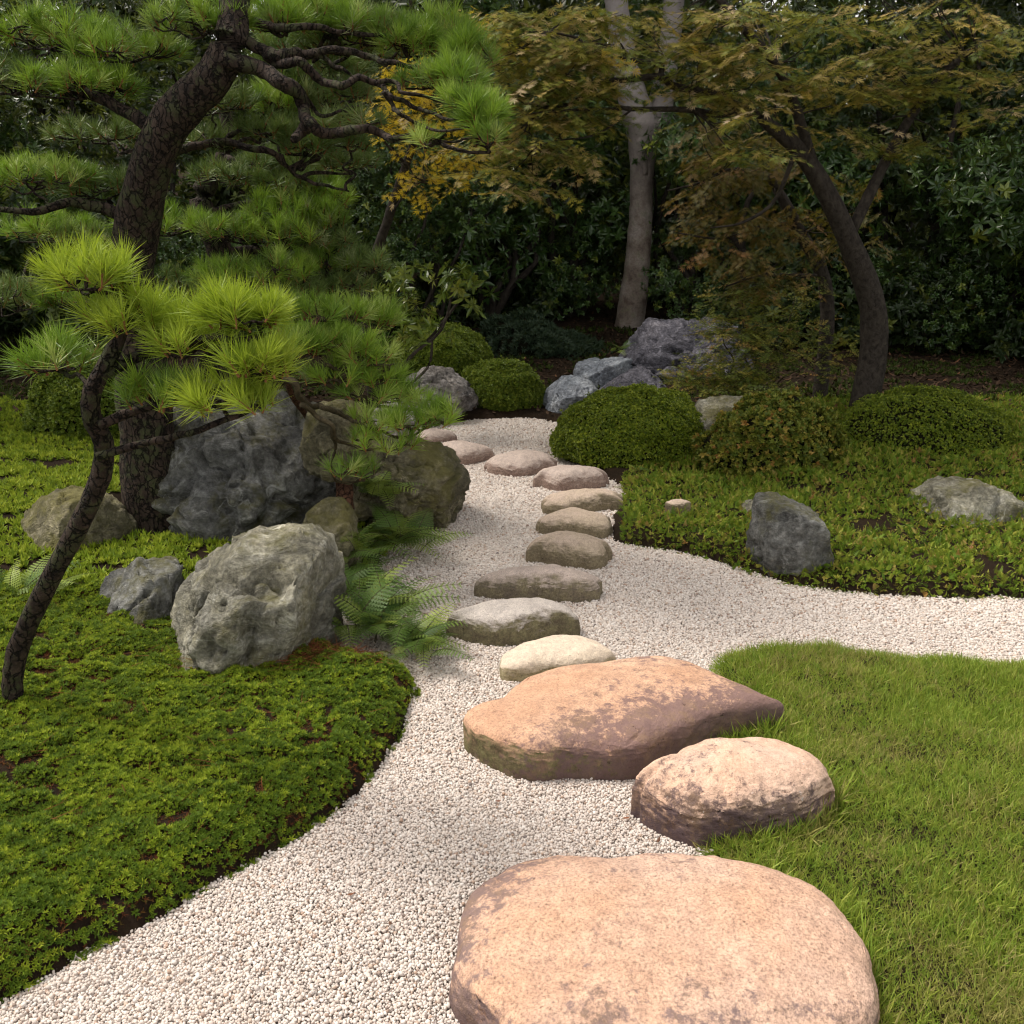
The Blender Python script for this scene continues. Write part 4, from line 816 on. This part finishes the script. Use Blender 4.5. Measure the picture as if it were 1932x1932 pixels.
# low pine reaching over the boulders
tb = np.array([D(652, 960, 4.55)[0], 4.55, .0])
tr2 = [tb, D(650, 960, 4.5), D(648, 905, 4.62), D(630, 860, 4.78), D(590, 800, 4.78), D(545, 730, 4.3), D(560, 660, 4.1), D(600, 600, 4.2)]
limbs = [(pxpath([(505, 700), (523, 715), (552, 729), (571, 761), (593, 766), (613, 766), (632, 778), (654, 788), (678, 798), (715, 819), (770, 824), (806, 806)], 3.9, 4.1), .017, .005),
         (pxpath([(571, 761), (598, 780), (627, 802), (632, 824), (652, 839), (691, 846), (727, 846), (770, 842)], 3.9, 4.0), .012, .004),
         (pxpath([(590, 690), (600, 698), (622, 727), (647, 742), (676, 754), (715, 766), (764, 768), (790, 764)], 4.1, 4.3), .014, .004),
         (pxpath([(627, 802), (630, 850), (622, 880), (650, 912), (690, 905)], 3.95, 4.1), .008, .004),
         (pxpath([(560, 660), (620, 650), (680, 640), (740, 636)], 4.1, 4.4), .014, .004), (pxpath([(600, 600), (650, 605), (700, 615), (720, 620)], 4.2, 4.5), .012, .004),
         (pxpath([(610, 690), (660, 695), (700, 690), (740, 690)], 4.1, 4.2), .01, .004)]
pads = [(590, 590, 50, 24, 4.3, 32, 'u'), (650, 590, 50, 22, 4.4, 30, 'u'), (720, 598, 42, 22, 4.5, 22, 'u'), (600, 640, 55, 24, 4.2, 34, 'u'), (660, 650, 45, 20, 4.2, 24, 'u'), (560, 655, 40, 28, 4.1, 26, 'u'),
        (700, 670, 45, 18, 4.2, 22, 'u'), (640, 705, 50, 18, 4.15, 22, 'u'), (715, 712, 40, 16, 4.2, 16, 'u'), (580, 710, 45, 18, 4.2, 18, 'd'), (690, 740, 50, 14, 4.2, 14, 'u'),
        (755, 745, 38, 15, 4.25, 14, 'u'), (790, 760, 20, 12, 4.2, 5, 'u'), (700, 792, 42, 14, 4.05, 12, 'u'), (765, 795, 34, 14, 4.05, 11, 'u'), (838, 785, 28, 16, 4.1, 12, 'u'), (800, 790, 26, 14, 4.1, 8, 'u'),
        (690, 830, 34, 10, 3.98, 7, 'u'), (750, 838, 30, 9, 4.0, 6, 'u'), (655, 885, 28, 13, 4.0, 7, 'u'), (690, 890, 20, 12, 4.05, 5, 'u'), (540, 620, 35, 22, 4.3, 20, 'u')]
pine('low pine spreading its green tufts over the mossy boulders', tb, tr2, [.050, .046, .040, .022, .017, .014, .012, .009], limbs, pads, 300, M['pine_bark_red'])
# near bright sprays entering from the left
tb = np.array([D(120, 1200, 2.75)[0]-.2, 2.75, -.05]); tr3 = [tb, tb+np.array([.05, 0, .35]), D(190, 900, 2.6), D(170, 760, 2.5), D(230, 620, 2.5), D(220, 500, 2.5)]
limbs = [(pxpath([(205, 700), (300, 660), (400, 640), (470, 640), (515, 625)], 2.5, 2.45), .016, .004), (pxpath([(190, 800), (300, 760), (400, 740), (480, 715), (530, 712)], 2.5, 2.4), .014, .004), (pxpath([(185, 860), (300, 830), (400, 800), (470, 775), (495, 765)], 2.5, 2.4), .012, .004)]
pads = [(488, 598, 44, 26, 2.45, 18, 'b'), (430, 590, 50, 30, 2.5, 20, 'b'), (515, 690, 24, 24, 2.4, 9, 'b'), (480, 690, 40, 28, 2.4, 14, 'b'), (490, 752, 20, 18, 2.4, 5, 'b'), (420, 750, 50, 26, 2.4, 14, 'b'), (360, 640, 60, 34, 2.5, 22, 'b'), (260, 600, 70, 36, 2.5, 26, 'b'), (300, 740, 60, 30, 2.5, 18, 'n'), (170, 520, 70, 36, 2.5, 24, 'b'), (120, 680, 70, 30, 2.6, 20, 'n')]
pine('young pine with bright yellow green needles at the left edge of the moss', tb, tr3, [.035, .032, .028, .024, .018, .012], limbs, pads, 160, M['pine_bark'])

# ---------------------------------------------------------------- tall smooth-barked tree
root = empty('tall_tree', (D(1185, 665, 11.6)[0], 11.6, .3), 'tall tree with a smooth pale grey trunk that forks high up', 'tree'); B = np.array(root.location)
def tk(name, pts, rpx, Yd, sides=28):
    P = np.array([D(a, b, Yd) for a, b in pts]); P = crom(P, 7); sc = Yd/FPX/cos(PITCH); r = np.interp(np.linspace(0, 1, len(P)), np.linspace(0, 1, len(rpx)), rpx)*sc
    b = MB(); b.tube(P, r, sides, 0, .09); put(name, b.mesh(name, [M['smooth_bark']], True, B), root)
tk('trunk', [(1174, 700), (1180, 660), (1190, 600), (1200, 520), (1207, 440), (1210, 370), (1211, 310), (1213, 270), (1218, 236), (1221, 208)], [36, 31, 25.5, 23, 21.5, 20, 20, 25, 34, 24], 11.6)
tk('limb', [(1214, 250), (1200, 205), (1188, 160), (1178, 110), (1168, 40), (1150, -80), (1120, -300)], [28, 27, 22, 20, 19, 18, 12], 11.6)
tk('limb', [(1222, 255), (1240, 215), (1252, 165), (1260, 110), (1268, 50), (1275, -60), (1290, -300)], [28, 25, 19, 17, 17, 16, 10], 11.75)
tk('burl', [(1216, 330), (1213, 290), (1211, 262), (1214, 240)], [6, 9, 12, 5], 11.5, 16)
WH = {'g': [whorl(5, .105, .036, M['glossy'], s) for s in range(5)], 'd': [whorl(5, .10, .042, M['dark_leaf'], s+14) for s in range(5)], 'y': [whorl(6, .085, .028, M['glossy_bright'], s+8) for s in range(3)],
      's': [whorl(6, .052, .022, M['glossy'], s+30, layers=3, stem=.04) for s in range(2)]}
def volume(cs, rad, n, flat=.8):
    k = R.randint(0, len(cs), n); v = R.normal(size=(n, 3)); v /= np.linalg.norm(v, axis=1)[:, None]; r = rad[k]*(R.rand(n)**.4)
    P = cs[k]+v*r[:, None]*np.array([1, 1, flat]); return P, v+np.array([0, -.25, .45])+R.normal(size=(n, 3))*.3
cs = np.array([[B[0]+R.uniform(-6.5, 5.5), 11.2+R.uniform(-3.2, 3), R.uniform(5., 8.5)] for _ in range(60)]); P, d = volume(cs, R.uniform(.8, 1.5, 60), 8500)  # crown out of view, spread wide and thickened to shade the background
b = MB()
for c in cs[:12]:
    q = crom(wig(D(1160+rnd.random()*120, -120, 11.6), c, 4, .1), 3); b.tube(q, np.linspace(.06, .015, len(q)), 7)
put('branches', b.mesh('branches', [M['smooth_bark']], True, B), root)['kind'] = 'stuff'
foliage(root, WH['d'], P, eul(d, R.uniform(0, 6, len(P))), R.uniform(1.3, 1.9, len(P)), 'leaf', 0)

# ---------------------------------------------------------------- broadleaved evergreens behind
ONE = {'g': [oneleaf(.135, .045, M['glossy']), oneleaf(.13, .042, M['glossy']), oneleaf(.12, .042, M['glossy_bright'])], 'd': [oneleaf(.10, .042, M['dark_leaf'])], 'y': [oneleaf(.085, .028, M['glossy_bright'])], 's': [oneleaf(.06, .024, M['glossy'])]}
def evergreen(px, Yb, rx, ry, z0, z1, n, kind, label, nleaf=0, cat='tree', name='evergreen_tree', size=(.8, 1.2), ncl=16, group=None, crad=(.38, .7), stems=6, shift=0.):
    x = D(px, 600, Yb)[0]; zb = float(rise(np.array([x]), np.array([Yb]))[0]); root = empty(name, (x, Yb, zb), label, cat, group); B = np.array(root.location)
    cs, rd = [], []
    for i in range(ncl):
        v = R.normal(size=3); v /= np.linalg.norm(v); r = R.rand()**.33; cs.append([x+v[0]*rx*r, Yb+v[1]*ry*r, (z0+z1)/2+v[2]*(z1-z0)/2*r]); rd.append(R.uniform(*crad)*min(rx, (z1-z0)/2)*.9)
    cs, rd = np.array(cs), np.array(rd); P, d = volume(cs, rd, n); k_ = P[:, 2] > rise(P[:, 0], P[:, 1])+.05; P, d = P[k_], d[k_]
    b = MB(); o = np.argsort(cs[:, 2])
    for i in o[::max(1, ncl//stems)]:
        q = crom(wig(B+np.array([R.uniform(-.1, .1)+shift, R.uniform(-.1, .1), -.1]), cs[i], 5, .08), 4); b.tube(q, np.linspace(.05*(z1-z0)/3, .010, len(q)), 7, 0, .1)
    put('trunk', b.mesh('trunk', [M['maple_bark']], True, B), root)
    foliage(root, WH[kind], P, eul(d, R.uniform(0, 6, len(P))), R.uniform(*size, len(P)), 'leaf', 0)
    if nleaf:
        u, v_, f = topx(P); sc = -d[:, 1]*1.+R.rand(len(P))-f*.8-4*((u < 480) | (u > 1440) | (v_ < 20)); j = np.argsort(-sc)[:nleaf]
        Q = P[j]+np.array([0, -.14, 0]); dd = R.normal(size=(len(j), 3))*np.array([.8, .4, .5])+np.array([0, -.5, -.6])
        foliage(root, ONE[kind], Q, eul(dd, R.uniform(0, 6, len(j))), R.uniform(.85, 1.2, len(j)), 'leaf', len(j))
    return root
GB = 'broadleaved evergreens closing the back of the garden'
evergreen(640, 12.0, 1.3, .9, .4, 3.9, 1500, 'd', 'dark evergreen rising behind the layered pine pads', 60, group=GB)
evergreen(800, 10.8, 1.0, .7, .9, 2.6, 1500, 's', 'dark small leaved evergreen above the wide azalea dome', 60, group=GB)
evergreen(925, 11.6, 1.1, .8, .5, 4.0, 1500, 'g', 'glossy leaved evergreen left of centre with large drooping leaves', 150, group=GB)
evergreen(1075, 12.3, 1.1, .8, .4, 4.4, 1700, 'g', 'tall glossy evergreen filling the gap just left of the pale trunk', 170, group=GB)
evergreen(1330, 12.0, 1.1, .8, .9, 3.6, 1500, 's', 'fine leaved evergreen just right of the pale trunk', 60, group=GB)
evergreen(1440, 11.0, 1.0, .8, .5, 4.0, 1400, 'g', 'glossy evergreen standing behind the hanging dark maple', 60, group=GB)
evergreen(350, 11.5, 1.6, 1., .2, 4.4, 1700, 'd', 'broad dark evergreen behind the pine trunks at the left', 0, group=GB)
evergreen(60, 11.0, 1.6, 1., .2, 4.6, 1700, 'g', 'leftmost glossy evergreen at the back', 0, group=GB)
evergreen(-260, 9.5, 1.7, 1.1, .1, 4.8, 1900, 'd', 'dark evergreen beyond the rounded boulder at the far left', 0, group=GB)
evergreen(2230, 9.3, 1.7, 1.1, .1, 4.8, 1900, 'g', 'evergreen past the far right azalea', 0, group=GB)
evergreen(-480, 7.2, 1.3, 1.0, .1, 4.2, 1500, 'g', 'evergreen closing the left side of the moss', 0, group=GB)
evergreen(2480, 7.0, 1.3, 1.0, .1, 4.2, 1500, 'd', 'evergreen closing the right side of the ground cover', 0, group=GB)
evergreen(1650, 11.2, 1.5, 1., .2, 4.6, 1700, 'd', 'broad dark evergreen behind the right azalea', 0, group=GB)
evergreen(1880, 10.5, 1.4, 1., .2, 4.4, 1700, 'g', 'rightmost glossy evergreen at the back', 0, group=GB)
ug = 'dark undergrowth shrubs under the evergreens'
for i, (px, Yb, rx) in enumerate([(90, 10.2, 1.5), (330, 10.4, 1.3), (560, 10.9, 1.2), (730, 11.2, 1.0), (880, 12.0, 1.0), (1020, 12.2, .9), (1270, 12.8, 1.2), (1400, 11.0, 1.0), (1560, 10.6, 1.2), (1760, 10.3, 1.4), (1950, 10.0, 1.3)]):
    evergreen(px, Yb, rx, .6, -.1, 1.5, 1500, 's' if i % 2 else 'd', 'dark undergrowth shrub in the shade '+['at the far left of the back', 'behind the left clipped azalea', 'behind the layered pine', 'behind the wide azalea dome', 'left of the low blue green shrub', 'behind the low blue green shrub', 'right behind the pale trunk', 'behind the largest purple rock', 'behind the airy shrub', 'behind the far right azalea', 'at the far right of the back'][i],
              0, 'shrub', 'undergrowth_shrub', (.7, 1.15), 20, ug, (.4, .7), 3)
far = 'far trees in the shade behind the garden'
for i, (px, Yb, h) in enumerate([(150, 16, 5.4), (480, 16.5, 4.9), (720, 15.5, 4.5), (900, 17, 4.3), (1090, 16.3, 4.2), (1240, 15.8, 4.2), (1420, 16.5, 4.4), (1680, 16, 5.2), (1900, 15.5, 5.4)]):
    evergreen(px, Yb, 1.9, 1.3, .3, h+.9, 2000, 'd', ['far tree at the left edge of the back row', 'far tree behind the dark evergreen by the pines', 'far tree showing above the small leaved evergreen', 'far tree behind the drooping glossy evergreen', 'far tree left of the pale trunk, deep in shade',
              'far tree directly behind the pale trunk', 'far tree behind the hanging maple', 'far tree behind the right azalea', 'far tree at the right edge of the back row'][i], 0, name='shade_tree', size=(1.5, 2.2), group=far, crad=(.5, .8))
evergreen(790, 7.1, .36, .24, .62, 1.28, 85, 'y', 'bright leaved andromeda shoots beside the low pine, above the wide azalea', 110, 'shrub', 'andromeda_shrub', (.75, 1.05), 9, None, (.5, .9), 2, -.35)

# ---------------------------------------------------------------- maples
def maple(label, base, trunk, tr, limbs, pads, mats, nleaf, leafmat_, spr=(.85, 1.2), droop=(.05, .5), leaf=.062, name='maple_tree'):
    root = empty(name, base, label, 'maple tree'); B = np.array(base, float); t = MB(); tp = crom(trunk, 6)
    t.tube(tp, np.interp(np.linspace(0, 1, len(tp)), np.linspace(0, 1, len(tr)), tr), 12, 0, .08); put('trunk', t.mesh('trunk', [M['maple_bark']], True, B), root); allp = [tp]
    for P, r0, r1 in limbs:
        q = crom(P, 5); b = MB(); b.tube(q, np.linspace(r0, r1, len(q)), 8, 0, .08); put('branch', b.mesh('branch', [M['maple_bark']], True, B), root); allp.append(q)
    allp = np.vstack(allp); tw = MB(); P_, E_ = [], []
    for (a, b_, rx, ry, Yd, n) in pads:
        c = D(a, b_, Yd); sc = Yd/FPX/cos(PITCH); ex, ez = rx*sc, ry*sc; ey = max(ex*.6, .25); j = np.argmin(np.linalg.norm(allp-c, axis=1)); m = max(2, n//9)
        for i in range(m):
            s = c+np.array([rnd.uniform(-.7, .7)*ex, rnd.uniform(-.7, .7)*ey, rnd.uniform(-.8, .6)*ez]); q = crom(wig(allp[j], s, 5, .07), 2); tw.tube(q, np.linspace(.006, .0018, len(q)), 4)
        n = int(n*(.8 if 'golden' in label else 1.45)); lay = np.linspace(-1, 1, max(2, int(ez/.07)))
        for i in range(n):
            az = rnd.uniform(0, 2*pi); r = rnd.random()**.5; z = rnd.choice(list(lay))+rnd.gauss(0, .15)
            P_.append(c+np.array([cos(az)*ex*r, sin(az)*ey*r, z*ez*(1-.3*r)])); E_.append((rnd.gauss(0, .25), rnd.uniform(*droop), rnd.uniform(0, 2*pi)))
    put('twigs', tw.mesh('twigs', [M['maple_bark']], False, B), root)['kind'] = 'stuff'
    P_, E_ = np.array(P_), np.array(E_); foliage(root, mats, P_, E_, R.uniform(*spr, len(P_)), 'spray', 0)
    if nleaf:
        u, v_, f = topx(P_); sc_ = f+5*((u < 480) | (u > 1450) | (v_ < 10))+R.rand(len(P_))*.8; j = np.argsort(sc_)[np.arange(nleaf) % min(len(P_), max(60, nleaf//2))]
        q = random.Random(4); V, F = maple_leaf_z(leaf, q); sm = [src('leaf', mkmesh('leaf', V, F, leafmat_))]
        Q = P_[j]+R.normal(size=(nleaf, 3))*np.array([.06, .06, .03])-np.array([0, .05, 0]); dd = R.normal(size=(nleaf, 3))*np.array([1, 1, .35])+np.array([0, -.5, -.45])
        foliage(root, sm, Q, eul(dd, R.uniform(2.6, 3.7, nleaf)), R.uniform(.75, 1.15, nleaf), 'leaf', nleaf)
MS = [maple_spray(M['maple'], s) for s in range(4)]; MG = [maple_spray(M['maple_gold'], s+7, 8) for s in range(3)]; MD = [maple_spray(M['maple_dark'], s+12, 10, .05) for s in range(3)]
Ym = 6.2; xb = D(1640, 600, 6.6)[0]; tb = np.array([xb, 6.6, .0])
trk = [tb, D(1650, 620, 6.6), D(1600, 450, 6.5), D(1520, 300, 6.4), D(1436, 222, 6.3)]
limbs = [(pxpath([(1436, 218), (1392, 201), (1355, 181), (1319, 172), (1270, 162), (1246, 145), (1185, 150), (1136, 155), (1112, 172), (1075, 196), (1027, 206), (990, 237)], 6.3, 6.0), .032, .007),
         (pxpath([(1410, 208), (1355, 216), (1307, 208), (1258, 206), (1209, 206), (1173, 203), (1136, 184), (1112, 174)], 6.3, 6.0), .022, .008),
         (pxpath([(1246, 145), (1246, 123), (1209, 116), (1173, 108), (1136, 99), (1112, 89), (1088, 72), (1040, 60)], 6.2, 5.9), .018, .006),
         (pxpath([(1173, 206), (1112, 206), (1039, 211), (966, 218), (900, 222)], 6.0, 5.9), .010, .004),
         (pxpath([(1190, 208), (1150, 240), (1110, 258), (1060, 264), (1020, 272)], 6.0, 5.9), .007, .003),
         (pxpath([(1540, 330), (1480, 150), (1400, 50), (1300, -60), (1150, -150)], 6.4, 6.), .035, .012),
         (pxpath([(1600, 450), (1700, 250), (1800, 120), (1900, 60)], 6.5, 6.6), .04, .012), (pxpath([(1500, 290), (1460, 380), (1400, 420), (1340, 430)], 6.3, 6.4), .016, .005)]
pads = [(940, 60, 70, 26, 6.2, 26), (1020, 55, 80, 30, 6.0, 34), (1110, 60, 70, 34, 5.9, 34), (1000, 110, 80, 34, 6.0, 36), (1090, 130, 80, 30, 5.8, 34), (960, 160, 60, 36, 6.2, 30), (1040, 185, 70, 34, 6.0, 34), (1130, 180, 60, 26, 6.0, 20), (1190, 60, 50, 20, 6.1, 14),
        (1170, 120, 40, 18, 6.1, 9), (1300, 150, 40, 14, 6.2, 8), (990, 240, 70, 34, 6.0, 32), (1060, 262, 70, 34, 6.1, 26), (930, 290, 60, 30, 6.2, 24), (1010, 320, 70, 34, 6.2, 24), (1330, 60, 60, 30, 6.2, 26), (1400, 60, 60, 34, 5.9, 34), (1330, 120, 60, 26, 6.1, 24), (1400, 150, 50, 34, 6.0, 28),
        (1330, 195, 45, 18, 6.3, 12), (1420, 250, 40, 34, 5.7, 18), (1370, 280, 30, 14, 5.8, 6), (1290, 40, 40, 24, 6.3, 12), (1222, 45, 28, 26, 6.6, 12), (1520, 90, 80, 50, 6.2, 44), (1640, 100, 90, 60, 6.4, 50), (1780, 80, 90, 60, 6.4, 50), (1880, 140, 80, 70, 6.5, 44), (1560, 200, 80, 40, 6.4, 34), (1700, 220, 80, 50, 6.5, 40)]
for i in range(16): pads.append((rnd.uniform(900, 1900), rnd.uniform(-500, -40), 100, 40, rnd.uniform(5.7, 7.4), 30))
maple('large maple with olive and ochre leaves sweeping in from the right', tb, trk, [.10, .09, .07, .055, .035], limbs, pads, MS, 280, M['maple'])
tb = np.array([D(1560, 600, 7.6)[0], 7.6, .05]); trk = [tb, D(1560, 560, 7.6), D(1500, 420, 7.5), D(1450, 330, 7.5)]
limbs = [(pxpath([(1450, 330), (1380, 320), (1320, 345), (1260, 360)], 7.5, 7.2), .02, .005), (pxpath([(1500, 420), (1430, 430), (1360, 450), (1280, 440)], 7.5, 7.1), .018, .005), (pxpath([(1540, 520), (1440, 520), (1370, 540)], 7.5, 7.1), .015, .005)]
pads = [(1335, 260, 45, 30, 7.3, 24), (1400, 290, 60, 34, 7.2, 34), (1325, 330, 40, 30, 7.3, 20), (1380, 370, 60, 34, 7.1, 34), (1320, 400, 40, 26, 7.3, 16), (1410, 440, 40, 40, 7.0, 30), (1350, 460, 50, 22, 7.3, 18), (1480, 350, 60, 50, 7.3, 36), (1480, 480, 60, 40, 7.2, 30), (1590, 400, 70, 60, 7.4, 40), (1420, 520, 40, 24, 7.1, 16)]
maple('dark maple with drooping brownish green sprays at the right', tb, trk, [.06, .055, .045, .03], limbs, pads, MD, 120, M['maple_dark'], droop=(.2, .8))
tb = np.array([D(700, 640, 7.9)[0], 7.9, .05]); trk = [tb, D(690, 560, 7.8), D(730, 420, 7.5), D(770, 300, 7.2), D(820, 160, 7.0), D(860, 60, 7.)]
limbs = [(pxpath([(765, 310), (720, 260), (715, 220)], 7.2, 7.0), .012, .004), (pxpath([(740, 400), (770, 360), (800, 340)], 7.4, 7.0), .010, .004), (pxpath([(790, 240), (840, 200), (900, 120)], 7.1, 6.9), .014, .004)]
pads = [(755, 128, 38, 18, 6.9, 14), (790, 145, 36, 16, 6.9, 10), (770, 195, 60, 22, 6.8, 30), (745, 222, 45, 16, 6.8, 18), (800, 225, 45, 16, 6.9, 14), (810, 165, 40, 14, 6.9, 8), (850, 200, 40, 20, 7.0, 10), (760, 285, 40, 12, 6.9, 8), (830, 300, 55, 22, 7.0, 20), (780, 345, 45, 18, 6.9, 13), (870, 280, 50, 22, 7.0, 16), (880, 60, 50, 26, 7.2, 20), (920, 110, 50, 24, 7.2, 16), (850, 340, 40, 16, 7.1, 8), (900, 240, 50, 30, 7.1, 18)]
maple('slender maple with golden yellow leaves glowing behind the pine branches', tb, trk, [.045, .04, .035, .028, .02, .01], limbs, pads, MG, 200, M['maple_gold'], spr=(.9, 1.25), droop=(.1, .7), leaf=.07)
# airy yellow green shrub above the purple rocks
YS = [maple_spray(M['rusty_leaf'], s+40, 12, .035, .16) for s in range(3)]
root = empty('airy_shrub', (D(1420, 700, 7.4)[0], 7.4, .1), 'airy shrub with yellowish green fine leaves leaning over the purple rocks', 'shrub'); B = np.array(root.location); P_, E_ = [], []; tw = MB()
for (a, b_, rx, ry, Yd, n) in [(1400, 560, 50, 34, 7.3, 120), (1365, 620, 55, 24, 7.3, 120), (1410, 650, 50, 34, 7.1, 150), (1305, 712, 50, 14, 7.4, 90), (1370, 700, 60, 26, 7.1, 160), (1420, 730, 50, 22, 7.0, 110), (1340, 730, 50, 12, 7.1, 70), (1480, 640, 60, 60, 7.2, 110), (1560, 660, 60, 60, 7.3, 90), (1500, 560, 60, 40, 7.4, 60)]:
    c = D(a, b_, Yd); sc = Yd/FPX; q = crom(wig(B, c, 6, .07), 3); tw.tube(q, np.linspace(.012, .003, len(q)), 5)
    for i in range(n):
        v = R.normal(size=3)*.5; P_.append(c+v*np.array([rx*sc, .25, ry*sc])*1.1); E_.append((rnd.gauss(0, .4), rnd.uniform(-.6, .4), rnd.uniform(0, 6.28)))
P_ = np.array(P_); put('stem', tw.mesh('stem', [M['twig']], False, B), root); foliage(root, YS, P_, np.array(E_), R.uniform(.7, 1.1, len(P_)), 'spray', 0)
print('objects', len(S.objects))
